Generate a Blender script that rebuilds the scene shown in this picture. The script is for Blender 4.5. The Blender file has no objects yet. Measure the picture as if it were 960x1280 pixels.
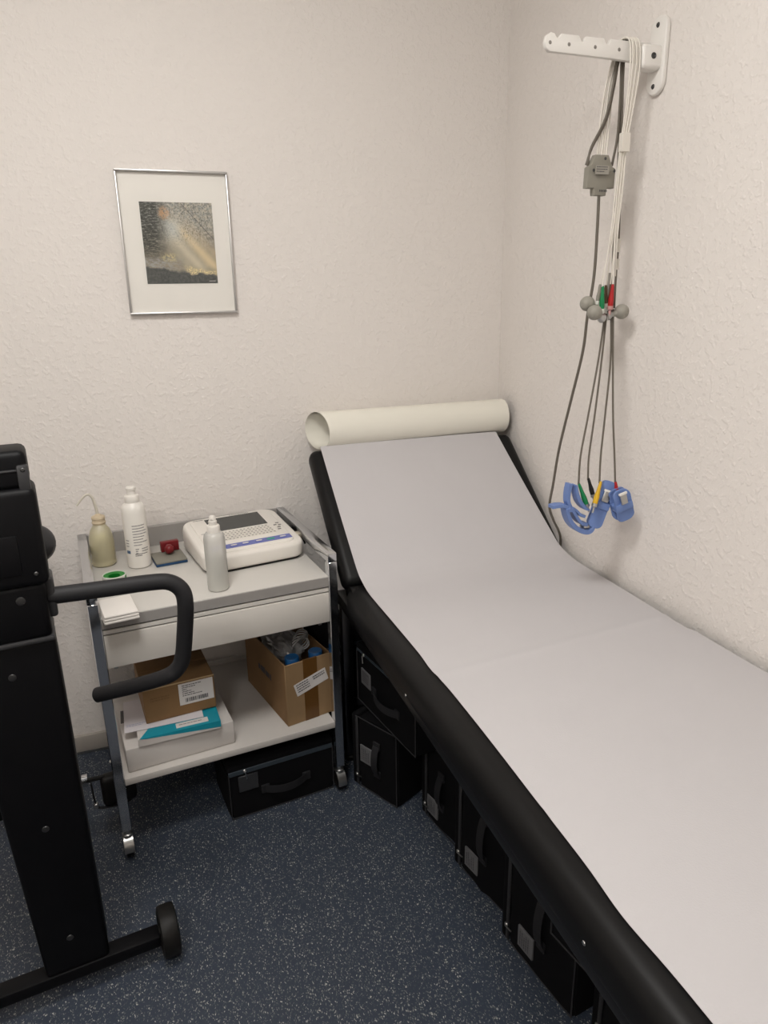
import bpy, bmesh, math, random
from mathutils import Matrix, Vector, noise
random.seed(7)
S = bpy.context.scene
COL = S.collection
R = math.radians

# ------------------------------------------------------------------ camera
cam_d = bpy.data.cameras.new('camera'); cam = bpy.data.objects.new('camera', cam_d); COL.objects.link(cam)
cam_d.sensor_fit = 'HORIZONTAL'; cam_d.sensor_width = 36.0; cam_d.lens = 876.9*36/960
cam_d.clip_start = 0.02; cam_d.clip_end = 50
_r, _u, _f = Vector((.9460,-.3237,-.0169)), Vector((.1112,.2752,.9549)), Vector((.3044,.9053,-.2963))
cam.matrix_world = Matrix(((_r.x,_u.x,-_f.x,-1.1731),(_r.y,_u.y,-_f.y,-2.2074),(_r.z,_u.z,-_f.z,1.428),(0,0,0,1)))
S.camera = cam

# ------------------------------------------------------------------ world, lights, exposure
w = bpy.data.worlds.new('world'); S.world = w; w.use_nodes = True
w.node_tree.nodes['Background'].inputs[0].default_value = (.8,.85,.95,1)
w.node_tree.nodes['Background'].inputs[1].default_value = 0.0
S.view_settings.view_transform = 'Standard'; S.view_settings.look = 'None'
S.view_settings.gamma = 1; S.view_settings.use_curve_mapping = False
S.view_settings.exposure = 0.0
CEIL = 2.5
LAMPS = [(-1.25,-1.35),(-1.9,-2.7)]
LAMP_R, LAMP_STRENGTH, LAMP_COL = .26, 29.0, (1,.975,.94)

# ------------------------------------------------------------------ materials
class NT:
    def __init__(s, name):
        s.m = bpy.data.materials.new(name); s.m.use_nodes = True
        s.t = s.m.node_tree; s.n = s.t.nodes; s.b = s.n['Principled BSDF']; s.out = s.n['Material Output']
    def new(s, t, **k):
        n = s.n.new(t)
        for a,v in k.items(): setattr(n,a,v)
        return n
    def put(s, sock, v):
        if hasattr(v,'is_output') or isinstance(v, bpy.types.NodeSocket): s.t.links.new(v, sock)
        else: sock.default_value = v
    def math(s, op, a, b=0.0, c=0.0, clamp=False):
        n = s.new('ShaderNodeMath', operation=op, use_clamp=clamp)
        s.put(n.inputs[0],a); s.put(n.inputs[1],b)
        if op in ('MULTIPLY_ADD','SMOOTH_MIN','WRAP'): s.put(n.inputs[2],c)
        return n.outputs[0]
    def mix(s, f, a, b):
        n = s.new('ShaderNodeMix', data_type='RGBA')
        s.put(n.inputs[0],f); s.put(n.inputs[6],a); s.put(n.inputs[7],b)
        return n.outputs[2]
    def ramp(s, f, stops):
        n = s.new('ShaderNodeValToRGB'); s.put(n.inputs[0],f)
        e = n.color_ramp.elements
        while len(e) < len(stops): e.new(.5)
        for i,(p,c) in enumerate(stops): e[i].position=p; e[i].color=c if len(c)==4 else (*c,1)
        return n.outputs[0]
    def smooth(s, v, a, b):
        n = s.new('ShaderNodeMapRange', interpolation_type='SMOOTHSTEP')
        s.put(n.inputs[0],v); n.inputs[1].default_value=a; n.inputs[2].default_value=b
        return n.outputs[0]
    def coord(s, which='Object'): return s.new('ShaderNodeTexCoord').outputs[which]
    def noise(s, vec, scale, detail=2, rough=.5, out=0):
        n = s.new('ShaderNodeTexNoise'); s.put(n.inputs['Vector'],vec)
        n.inputs['Scale'].default_value=scale; n.inputs['Detail'].default_value=detail; n.inputs['Roughness'].default_value=rough
        return n.outputs[out]
    def bump(s, h, strength=.3, dist=.002):
        n = s.new('ShaderNodeBump'); s.put(n.inputs['Height'],h)
        n.inputs['Strength'].default_value=strength; n.inputs['Distance'].default_value=dist
        s.t.links.new(n.outputs[0], s.b.inputs['Normal'])

def mat(name, col, rough=.5, metal=0, bump=None, var=0, spec=.5, trans=0, coat=0, ior=1.45):
    k = NT(name); b = k.b
    b.inputs['Roughness'].default_value=rough; b.inputs['Metallic'].default_value=metal
    b.inputs['Specular IOR Level'].default_value=spec; b.inputs['Transmission Weight'].default_value=trans
    b.inputs['Coat Weight'].default_value=coat; b.inputs['IOR'].default_value=ior
    c = (*col,1)
    vec = k.coord('Object')
    if var:
        n = k.noise(vec, 9, 3)
        lo = tuple(x*(1-var) for x in col)+(1,); hi = tuple(min(1,x*(1+var)) for x in col)+(1,)
        k.put(b.inputs['Base Color'], k.mix(n, lo, hi))
    else: b.inputs['Base Color'].default_value = c
    if bump: k.bump(k.noise(vec, bump[0], 3), bump[1], bump[2])
    return k.m

def wall_mat(name, col):
    k = NT(name); vec = k.coord('Object')
    n1 = k.noise(vec, 62, 2, .55); n2 = k.noise(vec, 170, 2, .5)
    chips = k.smooth(n1, .46, .66)
    h = k.math('ADD', chips, k.math('MULTIPLY', n2, .35))
    k.bump(h, .42, .0022)
    big = k.noise(vec, 1.6, 3)
    k.put(k.b.inputs['Base Color'], k.mix(big, tuple(c*.965 for c in col)+(1,), (*col,1)))
    k.b.inputs['Roughness'].default_value=.75; k.b.inputs['Specular IOR Level'].default_value=.25
    return k.m

def floor_mat():
    k = NT('speckled_vinyl'); vec = k.coord('Object')
    d = k.noise(vec, 95, 2, .5, out=1)
    ad = k.new('ShaderNodeVectorMath', operation='MULTIPLY_ADD'); k.put(ad.inputs[0], d); ad.inputs[1].default_value=(.013,.013,.013); k.put(ad.inputs[2], vec)
    def flecks(scale, size, share, off):
        mp = k.new('ShaderNodeMapping'); k.put(mp.inputs[0], ad.outputs[0]); mp.inputs['Location'].default_value=(off,off*1.7,0); mp.inputs['Rotation'].default_value=(0,0,off)
        mp.inputs['Scale'].default_value=(scale, scale*.5, scale)
        v = k.new('ShaderNodeTexVoronoi', voronoi_dimensions='2D'); k.put(v.inputs['Vector'], mp.outputs[0]); v.inputs['Scale'].default_value=1
        near = k.math('LESS_THAN', v.outputs['Distance'], size)
        sep = k.new('ShaderNodeSeparateColor'); k.put(sep.inputs[0], v.outputs['Color'])
        return k.math('MULTIPLY', near, k.math('LESS_THAN', sep.outputs[0], share)), sep.outputs[1]
    f1, r1 = flecks(235, .23, .34, .4); f2, r2 = flecks(270, .25, .5, 2.3); f3, r3 = flecks(230, .27, .6, 4.1)
    base = k.mix(k.noise(vec, 5, 4), (.031,.040,.060,1), (.037,.047,.071,1))
    c = k.mix(f3, base, (.042,.056,.074,1))
    c = k.mix(f2, c, k.mix(r2, (.065,.078,.09,1), (.15,.165,.165,1)))
    c = k.mix(f1, c, k.mix(r1, (.12,.135,.14,1), (.46,.46,.43,1)))
    k.put(k.b.inputs['Base Color'], c)
    k.b.inputs['Roughness'].default_value=.5; k.b.inputs['Specular IOR Level'].default_value=.35
    k.bump(k.noise(vec, 220, 2), .08, .001)
    return k.m

def art_mat():
    k = NT('forest_light_print'); g = k.coord('Generated')
    sep = k.new('ShaderNodeSeparateXYZ'); k.put(sep.inputs[0], g); u, v = sep.outputs[0], sep.outputs[2]
    n = k.noise(g, 26, 5, .7); nb = k.noise(g, 5, 3, .6); nf = k.noise(g, 48, 4, .75); nw = k.noise(g, 9, 4, .6)
    mp = k.new('ShaderNodeMapping'); k.put(mp.inputs[0], g); mp.inputs['Rotation'].default_value=(0,R(12),0); mp.inputs['Scale'].default_value=(11,11,40)
    streak = k.noise(mp.outputs[0], 1.5, 5, .7)
    MU = lambda a_, *r_: MU(k.math('MULTIPLY', a_, r_[0]), *r_[1:]) if r_ else a_
    c = k.mix(k.smooth(v,.15,.9), (.255,.220,.160,1), (.225,.235,.225,1))
    c = k.mix(MU(k.smooth(nw,.40,.62), .55), c, (.15,.145,.12,1))
    p = k.math('ADD', k.math('MULTIPLY', u, 1.06), v)
    def ray(center, wd):
        d = k.math('DIVIDE', k.math('SUBTRACT', p, center), wd)
        return k.math('POWER', 2.718, MU(MU(d, d), -1))
    fade = MU(k.smooth(u,.22,.5), k.smooth(v,.95,.62)); low = k.smooth(v,.10,.24)
    for cen, wd, col, s in ((1.24,.10,(.60,.50,.32,1),.72),(1.02,.10,(.52,.48,.38,1),.70),(.87,.08,(.38,.35,.27,1),.45),(1.42,.08,(.42,.34,.23,1),.45)):
        c = k.mix(MU(ray(cen,wd), fade, low, s), c, col)
    upper = k.smooth(v,.38,.66)
    c = k.mix(MU(k.smooth(n,.47,.56), upper, k.smooth(u,.26,.45), .7), c, (.46,.42,.35,1))
    c = k.mix(MU(k.smooth(nf,.52,.60), upper, .75), c, (.06,.06,.05,1))
    c = k.mix(MU(k.smooth(nf,.47,.38), k.smooth(v,.55,.75), .55), c, (.45,.45,.42,1))
    haze = MU(k.smooth(u,.24,.42), k.smooth(u,.60,.44), k.smooth(v,.48,.66), k.smooth(v,.86,.72))
    c = k.mix(MU(haze, .45), c, (.42,.47,.49,1))
    left = MU(k.smooth(k.math('ADD', u, MU(k.math('SUBTRACT', nb, .5), .25)),.38,.16), k.smooth(v,.12,.5))
    c = k.mix(MU(left, k.smooth(streak,.34,.54)), c, (.026,.028,.022,1))
    du = k.math('DIVIDE', k.math('SUBTRACT', u, .32), .085); dv = k.math('DIVIDE', k.math('SUBTRACT', v, .87), .085)
    blob = k.smooth(k.math('ADD', k.math('ADD', MU(du,du), MU(dv,dv)), MU(k.math('SUBTRACT', n, .5), 9.0)), 1.2, .4)
    c = k.mix(MU(blob, k.smooth(n,.40,.54), .85), c, (.46,.26,.12,1))
    for off, s in ((1.565,.75),(1.50,.0)):
        tw = MU(k.math('LESS_THAN', k.math('ABSOLUTE', k.math('SUBTRACT', k.math('ADD', MU(u,1.02), v), off)), .007), k.smooth(u,.54,.58), s)
        c = k.mix(tw, c, (.045,.045,.045,1))
    road = k.math('ADD', v, MU(k.math('SUBTRACT', nb, .5), .16))
    c = k.mix(MU(k.smooth(road,.34,.27), k.smooth(u,.70,.15), k.smooth(streak,.42,.55), .8), c, (.30,.30,.295,1))
    edge = k.math('ADD', road, MU(u, .13))
    c = k.mix(k.smooth(edge,.235,.205), c, k.mix(k.smooth(n,.35,.65),(.040,.045,.043,1),(.085,.088,.085,1)))
    gr = MU(k.smooth(edge,.215,.245), k.smooth(edge,.31,.26), k.smooth(nf,.44,.56))
    c = k.mix(MU(gr, k.smooth(u,.5,.65)), c, (.66,.56,.30,1))
    gl = MU(k.smooth(u,.2,.3), k.smooth(u,.48,.38), k.smooth(v,.26,.31), k.smooth(v,.40,.34), k.smooth(n,.44,.58))
    c = k.mix(gl, c, (.46,.40,.22,1))
    m = k.new('ShaderNodeMix', data_type='RGBA', blend_type='MULTIPLY'); m.inputs[0].default_value=1; k.put(m.inputs[6], c); m.inputs[7].default_value=(1.4,1.36,1.3,1)
    k.put(k.b.inputs['Base Color'], m.outputs[2]); k.b.inputs['Roughness'].default_value=.4
    return k.m

def card_mat(name, col):
    k = NT(name); vec = k.coord('Object')
    mp = k.new('ShaderNodeMapping'); k.put(mp.inputs[0], vec); mp.inputs['Scale'].default_value=(320,320,14)
    fl = k.noise(mp.outputs[0], 1, 2); n = k.noise(vec, 14, 4)
    c = k.mix(n, tuple(x*.86 for x in col)+(1,), tuple(x*1.1 for x in col)+(1,))
    c = k.mix(k.math('MULTIPLY', fl, .18), c, tuple(x*.7 for x in col)+(1,))
    k.put(k.b.inputs['Base Color'], c); k.b.inputs['Roughness'].default_value=.8
    k.bump(fl, .1, .0006)
    return k.m

def thin_plastic(name, col, clear, rough=.35, scat=.5):
    """cloudy or clear thin plastic film / bottle wall: part see-through, part translucent, with a gloss"""
    k = NT(name)
    tr = k.new('ShaderNodeBsdfTransparent'); tr.inputs[0].default_value=(*[1-.15*(1-c) for c in col],1)
    tl = k.new('ShaderNodeBsdfTranslucent'); tl.inputs[0].default_value=(*col,1)
    df = k.new('ShaderNodeBsdfDiffuse'); df.inputs[0].default_value=(*col,1)
    gl = k.new('ShaderNodeBsdfGlossy'); gl.inputs[0].default_value=(1,1,1,1); gl.inputs['Roughness'].default_value=rough
    a = k.new('ShaderNodeMixShader'); a.inputs[0].default_value=scat; k.t.links.new(df.outputs[0],a.inputs[1]); k.t.links.new(tl.outputs[0],a.inputs[2])
    b = k.new('ShaderNodeMixShader'); b.inputs[0].default_value=clear; k.t.links.new(a.outputs[0],b.inputs[1]); k.t.links.new(tr.outputs[0],b.inputs[2])
    fr = k.new('ShaderNodeFresnel'); fr.inputs[0].default_value=1.4
    c = k.new('ShaderNodeMixShader'); k.t.links.new(fr.outputs[0],c.inputs[0]); k.t.links.new(b.outputs[0],c.inputs[1]); k.t.links.new(gl.outputs[0],c.inputs[2])
    k.t.links.new(c.outputs[0], k.out.inputs[0])
    return k.m

def emit_mat(name, col, s):
    k = NT(name); k.b.inputs['Base Color'].default_value=(.9,.9,.88,1)
    k.b.inputs['Emission Color'].default_value=(*col,1); k.b.inputs['Emission Strength'].default_value=s
    return k.m

M = dict(
 wall=wall_mat('woodchip_wall',(.80,.755,.715)), ceiling=wall_mat('ceiling_paint',(.84,.82,.79)), floor=floor_mat(),
 base=mat('baseboard_beige',(.42,.385,.345),.5,var=.05), seal=mat('floor_seal',(.06,.065,.07),.6),
 vinyl=mat('black_vinyl',(.0050,.0048,.0050),.45,bump=(300,.08,.0006),spec=.25), frame_blk=mat('black_steel',(.008,.008,.009),.4),
 paper=mat('couch_paper',(.540,.522,.530),.9,bump=(330,.35,.0009),var=.02,spec=.2), roll=mat('paper_roll_cream',(.80,.775,.69),.85,bump=(180,.05,.0006),spec=.2), roll_in=mat('roll_inside',(.66,.63,.54),.9),
 bag=mat('black_bag_fabric',(.0040,.0040,.0048),.85,bump=(420,.3,.0008),spec=.15), strap=mat('black_webbing',(.014,.014,.016),.75,bump=(700,.4,.0006),spec=.3),
 zipb=mat('slate_zip_tape',(.030,.042,.055),.7), piping=mat('grey_piping',(.024,.024,.026),.6), pocket=mat('label_card_grey',(.13,.13,.135),.5), pocket_dark=mat('empty_label_window',(.032,.033,.036),.3),
 chrome=mat('chrome',(.62,.63,.65),.16,1), steel=mat('brushed_steel',(.50,.50,.49),.32,1), alu=mat('silver_aluminium',(.60,.59,.58),.4,1),
 lam=mat('grey_laminate',(.59,.57,.535),.33,var=.02), lam_edge=mat('grey_laminate_edge',(.32,.305,.29),.45), drawer=mat('drawer_front_grey',(.68,.65,.605),.45,var=.02), dark=mat('dark_gap',(.012,.012,.012),.8), shelf=mat('shelf_laminate',(.56,.53,.50),.45,var=.02),
 white=mat('white_plastic',(.78,.745,.69),.35), whiteb=mat('white_bracket',(.80,.775,.735),.35), bottle=mat('white_bottle',(.80,.77,.715),.35), ink=mat('printed_ink',(.05,.05,.055),.6), inkg=mat('printed_grey_ink',(.26,.25,.25),.6),
 blue_ink=mat('blue_print',(.06,.13,.24),.5), screen=mat('lcd_screen_off',(.050,.052,.050),.25), violet=mat('violet_blue_strip',(.135,.16,.42),.4), keyw=mat('key_white',(.70,.665,.61),.5), keyink=mat('key_print',(.20,.19,.18),.5), green=mat('green_button',(.05,.30,.24),.4),
 red=mat('stamp_red',(.16,.006,.010),.35), padtop=mat('ink_pad_grey',(.22,.21,.175),.55), padblue=mat('ink_pad_blue',(.012,.055,.14),.4),
 tapew=mat('tape_white',(.72,.72,.66),.5), tapeg=mat('tape_green',(.006,.20,.022),.45), tapedk=mat('tape_core_green',(.004,.11,.008),.6), napkin=mat('tissue_white',(.80,.765,.725),.95,bump=(120,.3,.0012),spec=.1),
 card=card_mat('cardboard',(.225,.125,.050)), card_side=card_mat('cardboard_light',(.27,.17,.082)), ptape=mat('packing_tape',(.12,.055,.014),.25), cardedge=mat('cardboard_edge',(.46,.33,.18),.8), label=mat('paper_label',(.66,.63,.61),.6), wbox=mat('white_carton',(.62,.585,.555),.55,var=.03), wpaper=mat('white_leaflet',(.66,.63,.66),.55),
 teal=mat('teal_print',(.010,.27,.36),.4), bluecap=mat('blue_cap',(.012,.10,.28),.4), film=thin_plastic('clear_bag_film',(.75,.75,.76),.66,.12,.4), coil=thin_plastic('clear_tubing',(.85,.85,.85),.45,.08,.3),
 pe=thin_plastic('cloudy_polyethylene',(.90,.85,.68),.48,.3,.35), pe_w=thin_plastic('cloudy_white_plastic',(.95,.94,.90),.38,.25,.35), liq_y=thin_plastic('yellow_liquid',(.90,.84,.40),.12,.2,.35), liq_c=thin_plastic('clear_liquid',(.93,.93,.85),.35,.2,.35), peach=mat('beige_cap',(.56,.46,.32),.45),
 glass=None, mount=mat('picture_mount',(.88,.845,.785),.8), art=art_mat(),
 bike=mat('bike_black',(.0022,.0022,.0030),.5,bump=(500,.06,.0004),spec=.2), bike_edge=mat('bike_dark_grey',(.03,.03,.032),.45), grip=mat('black_foam_grip',(.010,.010,.012),.6,bump=(260,.1,.0006)), rubber=mat('wheel_rubber',(.006,.0055,.005),.5,spec=.3), screwm=mat('screw_dark_steel',(.10,.10,.10),.45,1),
 cable=mat('grey_cable',(.135,.118,.095),.5), cablew=mat('white_cable',(.76,.72,.65),.5), module=mat('grey_module',(.265,.25,.21),.5), ball=mat('grey_rubber_ball',(.31,.295,.255),.55), cgreen=mat('lead_green',(.006,.22,.075),.4), cred=mat('lead_red',(.42,.012,.016),.4), cyellow=mat('lead_yellow',(.70,.42,.02),.4), cblack=mat('lead_black',(.012,.012,.012),.4), cbrown=mat('lead_brown',(.10,.06,.03),.45),
 clamp=mat('clamp_blue',(.15,.235,.50),.4), beige=mat('beige_plug',(.62,.55,.43),.45), door_add=mat('added_door_beige',(.50,.46,.41),.5), doorf_add=mat('added_door_frame_grey',(.36,.345,.33),.5), lampw=mat('lamp_housing_white',(.8,.8,.8),.5), diff=emit_mat('lamp_diffuser',LAMP_COL,LAMP_STRENGTH))
M['spout']=mat('pale_plastic_tube',(.60,.56,.48),.4)
M['bolt']=mat('dull_bolt',(.30,.28,.26),.5,.6)
M['leg_dark']=mat('dark_chrome_leg',(.10,.10,.105),.3,1)
def glass_mat():
    k = NT('picture_glass'); gl = k.new('ShaderNodeBsdfGlossy'); gl.inputs['Roughness'].default_value=.02
    tr = k.new('ShaderNodeBsdfTransparent'); fr = k.new('ShaderNodeFresnel'); fr.inputs[0].default_value=1.35
    mx = k.new('ShaderNodeMixShader'); k.t.links.new(fr.outputs[0],mx.inputs[0]); k.t.links.new(tr.outputs[0],mx.inputs[1]); k.t.links.new(gl.outputs[0],mx.inputs[2]); k.t.links.new(mx.outputs[0],k.out.inputs[0])
    return k.m
M['glass'] = glass_mat()

# ------------------------------------------------------------------ mesh helpers
def nb(): return bmesh.new()
def add(bm, src, X=None):
    if X is not None: src.transform(X)
    me = bpy.data.meshes.new('tmp'); src.to_mesh(me); src.free(); bm.from_mesh(me); bpy.data.meshes.remove(me)
    return bm
def box(bm, a, b, bev=0, seg=2, X=None, fn=None):
    t = nb(); bmesh.ops.create_cube(t, size=1)
    for v in t.verts: v.co = Vector([a[i]+(b[i]-a[i])*(v.co[i]+.5) for i in range(3)])
    if fn:
        for v in t.verts: v.co = Vector(fn(*v.co))
    if bev: bmesh.ops.bevel(t, geom=t.edges[:], offset=bev, segments=seg, affect='EDGES', profile=.5)
    return add(bm, t, X)
def lathe(bm, prof, n=28, X=None, sx=1, sy=1):
    t = nb(); rings = []
    for r, z in prof:
        if r < 1e-6: rings.append([t.verts.new((0,0,z))])
        else: rings.append([t.verts.new((r*math.cos(2*math.pi*i/n)*sx, r*math.sin(2*math.pi*i/n)*sy, z)) for i in range(n)])
    for A, B_ in zip(rings, rings[1:]):
        for i in range(n):
            j = (i+1)%n
            q = [A[i%len(A)], A[j%len(A)], B_[j%len(B_)], B_[i%len(B_)]]
            q = [x for k,x in enumerate(q) if x not in q[:k]]
            if len(q) > 2:
                try: t.faces.new(q)
                except ValueError: pass
    bmesh.ops.recalc_face_normals(t, faces=t.faces[:])
    return add(bm, t, X)
def catmull(p, k=6):
    p = [Vector(a) for a in p]
    if len(p) < 3 or k <= 1: return p
    q = [2*p[0]-p[1]]+p+[2*p[-1]-p[-2]]; o = []
    for i in range(1,len(q)-2):
        for s in range(k):
            t = s/k; a,b,c,d = q[i-1:i+3]
            o.append(.5*((2*b)+(c-a)*t+(2*a-5*b+4*c-d)*t*t+(3*b-a-3*c+d)*t**3))
    o.append(p[-1]); return o
def tube(bm, pts, r, n=10, k=6, X=None, sy=1):
    P = catmull(pts, k); t = nb(); rings = []
    T0 = (P[1]-P[0]).normalized(); up = Vector((0,0,1)) if abs(T0.z) < .9 else Vector((1,0,0))
    nrm = T0.cross(up).normalized()
    for i,p in enumerate(P):
        T = (P[min(i+1,len(P)-1)]-P[max(i-1,0)]).normalized()
        nrm = (nrm-T*nrm.dot(T)).normalized(); bn = T.cross(nrm)
        rr = r(i/(len(P)-1)) if callable(r) else r
        rings.append([t.verts.new(p+nrm*rr*math.cos(2*math.pi*j/n)+bn*rr*sy*math.sin(2*math.pi*j/n)) for j in range(n)])
    for A,B_ in zip(rings,rings[1:]):
        for j in range(n): t.faces.new((A[j],A[(j+1)%n],B_[(j+1)%n],B_[j]))
    t.faces.new(rings[0][::-1]); t.faces.new(rings[-1])
    bmesh.ops.recalc_face_normals(t, faces=t.faces[:])
    return add(bm, t, X)
def prism(bm, outline, z0, z1, bev=0, seg=2, X=None):
    t = nb(); vs = [t.verts.new((x,y,z0)) for x,y in outline]; f = t.faces.new(vs)
    e = bmesh.ops.extrude_face_region(t, geom=[f]); nv = [x for x in e['geom'] if isinstance(x, bmesh.types.BMVert)]
    for v in nv: v.co.z = z1
    bmesh.ops.recalc_face_normals(t, faces=t.faces[:])
    if bev:
        ed = [x for x in t.edges if abs(x.verts[0].co.z-x.verts[1].co.z) < 1e-7]
        bmesh.ops.bevel(t, geom=ed, offset=bev, segments=seg, affect='EDGES', profile=.5)
    return add(bm, t, X)
def rrect(x0,x1,y0,y1,r,n=5):
    o=[]
    for cx,cy,a in ((x1-r,y1-r,0),(x0+r,y1-r,90),(x0+r,y0+r,180),(x1-r,y0+r,270)):
        for i in range(n+1):
            t=R(a+90*i/n); o.append((cx+r*math.cos(t),cy+r*math.sin(t)))
    return o
def grid(bm, nu, nv, f):
    t = nb(); g=[[t.verts.new(f(i/nu,j/nv)) for j in range(nv+1)] for i in range(nu+1)]
    for i in range(nu):
        for j in range(nv): t.faces.new((g[i][j],g[i+1][j],g[i+1][j+1],g[i][j+1]))
    return add(bm, t)
def quads(bm, qs):
    for q in qs: bm.faces.new([bm.verts.new(p) for p in q])
    return bm
def words(rows, w, h, fill=.62, seed=1, lead=.0, gap=.12, short=.5):
    """rectangles (x0,x1,y0,y1) in a w x h field standing for lines of tiny print"""
    rn = random.Random(seed); out=[]
    lh = h/rows
    for r in range(rows):
        y1 = h-r*lh; y0 = y1-lh*fill; x = lead; end = w*(1 if rn.random()<.6 else rn.uniform(short,1))
        while x < end-.02*w:
            L = rn.uniform(.06,.2)*w; out.append((x,min(x+L,end),y0,y1)); x += L+gap*lh+.012*w
    return out

MW = {}
def obj(name, bm, m, parent=None, label=None, world=True, ang=38, kind=None):
    if parent is not None and world:
        r = parent
        while r.parent: r = r.parent
        bm.transform(MW[r.name].inverted())
    me = bpy.data.meshes.new(name); bm.to_mesh(me); bm.free()
    me.polygons.foreach_set('use_smooth',[True]*len(me.polygons)); me.set_sharp_from_angle(angle=R(ang))
    me.materials.append(M[m] if isinstance(m,str) else m)
    o = bpy.data.objects.new(name, me); COL.objects.link(o)
    if parent is not None: o.parent = parent
    if label: o['label']=label
    if kind: o['kind']=kind
    return o
def thing(name, label, cat, loc=(0,0,0), rz=0, group=None):
    o = bpy.data.objects.new(name, None); COL.objects.link(o); o.empty_display_size=.05
    o.location=loc; o.rotation_euler=(0,0,rz); o['label']=label; o['category']=cat
    if group: o['group']=group
    MW[o.name] = Matrix.Translation(loc) @ Matrix.Rotation(rz,4,'Z')
    return o
def solo(name, bm, m, label, cat, loc=None, group=None, ang=38):
    """a thing that is one mesh: geometry given in world space, origin moved to loc"""
    if loc is not None: bm.transform(Matrix.Translation(-Vector(loc)))
    o = obj(name, bm, m, None, label, ang=ang); o['category']=cat
    if loc is not None: o.location = loc
    if group: o['group']=group
    return o
def struct(name, bm, m, parent=None):
    o = obj(name, bm, m, parent, world=False)
    if parent is None: o['kind']='structure'
    return o
def Lm(loc, rz=0): return Matrix.Translation(loc) @ Matrix.Rotation(rz,4,'Z')
def along(a, b):
    """matrix taking +Z to the direction a->b, origin at a"""
    a=Vector(a); b=Vector(b); return Matrix.Translation(a) @ (b-a).to_track_quat('Z','Y').to_matrix().to_4x4()

# ------------------------------------------------------------------ room shell
X0, Y0 = -2.7, -3.6
struct('floor', box(nb(),(X0-.1,Y0-.1,-.1),(.1,.1,0)), 'floor')
struct('ceiling', box(nb(),(X0-.1,Y0-.1,CEIL),(.1,.1,CEIL+.1)), 'ceiling')
struct('wall_back', box(nb(),(X0-.1,0,0),(0,.1,CEIL)), 'wall')
struct('wall_right', box(nb(),(0,Y0-.1,0),(.1,.1,CEIL)), 'wall')
struct('wall_left', box(nb(),(X0-.1,Y0,0),(X0,0,CEIL)), 'wall')
struct('wall_front', box(nb(),(X0-.1,Y0-.1,0),(0,Y0,CEIL)), 'wall')
def bb(name, a, b, sa, sb):
    o = struct(name, box(nb(),a,b,.003,2), 'base'); obj('floor_seal', box(nb(),sa,sb), 'seal', o, world=False)
bb('baseboard_back',(X0,-.013,.006),(-.013,0,.064),(X0,-.016,0),(-.016,0,.006))
bb('baseboard_right',(-.013,Y0,.006),(0,0,.064),(-.016,Y0,0),(0,-.016,.006))
bb('baseboard_left',(X0,Y0,.006),(X0+.013,-.013,.064),(X0,Y0,0),(X0+.016,-.016,.006))
d = struct('added_door', box(nb(),(-1.84,Y0,.008),(-.96,Y0+.03,2.08),.003), 'door_add')  # added out of view, so a darker band mirrors in the picture glass
f = nb(); box(f,(-1.91,Y0,0),(-1.84,Y0+.045,2.15),.004); box(f,(-.96,Y0,0),(-.89,Y0+.045,2.15),.004); box(f,(-1.84,Y0,2.08),(-.96,Y0+.045,2.15),.004)
obj('added_door_frame', f, 'doorf_add', d, world=False)
h = nb(); box(h,(-1.80,Y0+.03,1.0),(-1.765,Y0+.036,1.14),.002); tube(h,[(-1.78,Y0+.035,1.08),(-1.78,Y0+.075,1.08),(-1.74,Y0+.08,1.08),(-1.66,Y0+.08,1.08)],.008,10,4)
obj('added_door_handle', h, 'alu', d, world=False)
for i,(lx, ly) in enumerate(LAMPS):
    t = thing('ceiling_light',('round opal glass ceiling light nearer the right wall','round opal glass ceiling light nearer the left wall')[i],'ceiling light',(lx,ly,CEIL-.13),0,'opal ceiling lights')
    obj('mounting_ring', lathe(nb(),[(0,0),(LAMP_R+.015,0),(LAMP_R+.015,-.025),(0,-.025)],32,X=Lm((lx,ly,CEIL))), 'lampw', t)
    obj('diffuser', lathe(nb(),[(LAMP_R,-.025)]+[(LAMP_R*math.cos(R(a)),-.03-.10*math.sin(R(a))) for a in range(0,91,10)],32,X=Lm((lx,ly,CEIL))), 'diff', t)

# ------------------------------------------------------------------ couch
couch = thing('examination_couch','black vinyl examination couch with raised backrest along the right wall','couch',(-.36,-1.25,0))
p = nb(); box(p,(-.712,-2.35,.572),(-.014,-.475,.664),.034,5)
obj('seat_pad', p, 'vinyl', couch)
ang = math.atan2(.305,.375)
def back_X(): return Matrix.Translation((0,-.500,.664)) @ Matrix.Rotation(-ang,4,'X') if False else Matrix.Translation((0,-.500,.664)) @ Matrix.Rotation(ang,4,'X')
p = nb(); box(p,(-.712,.012,-.062),(-.014,.497,0),.026,5,X=back_X())
obj('backrest', p, 'vinyl', couch)
# gusset of vinyl folded into the hinge
p = nb(); tube(p,[(-.700,-.500,.635),(-.5,-.502,.632),(-.2,-.502,.632),(-.02,-.500,.635)],.030,12,5); obj('hinge_gusset', p, 'vinyl', couch)
fr = nb(); box(fr,(-.690,-2.30,.535),(-.655,-.30,.574),.004); box(fr,(-.075,-2.30,.535),(-.040,-.30,.574),.004)
for yy in (-2.25,-1.3,-.34): box(fr,(-.655,yy-.017,.537),(-.075,yy+.017,.572),.004)
obj('under_frame', fr, 'frame_blk', couch)
for x in (-.672,-.057):
    for y in (-.335,-2.20):
        l = nb(); box(l,(x-.016,y-.016,.018),(x+.016,y+.016,.536),.003); lg = obj('leg', l, M['leg_dark'], couch)
        obj('foot', lathe(nb(),[(0,0),(.02,0),(.02,.012),(.012,.018),(0,.02)],16,X=Lm((x,y,0))), 'rubber', lg)
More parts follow.
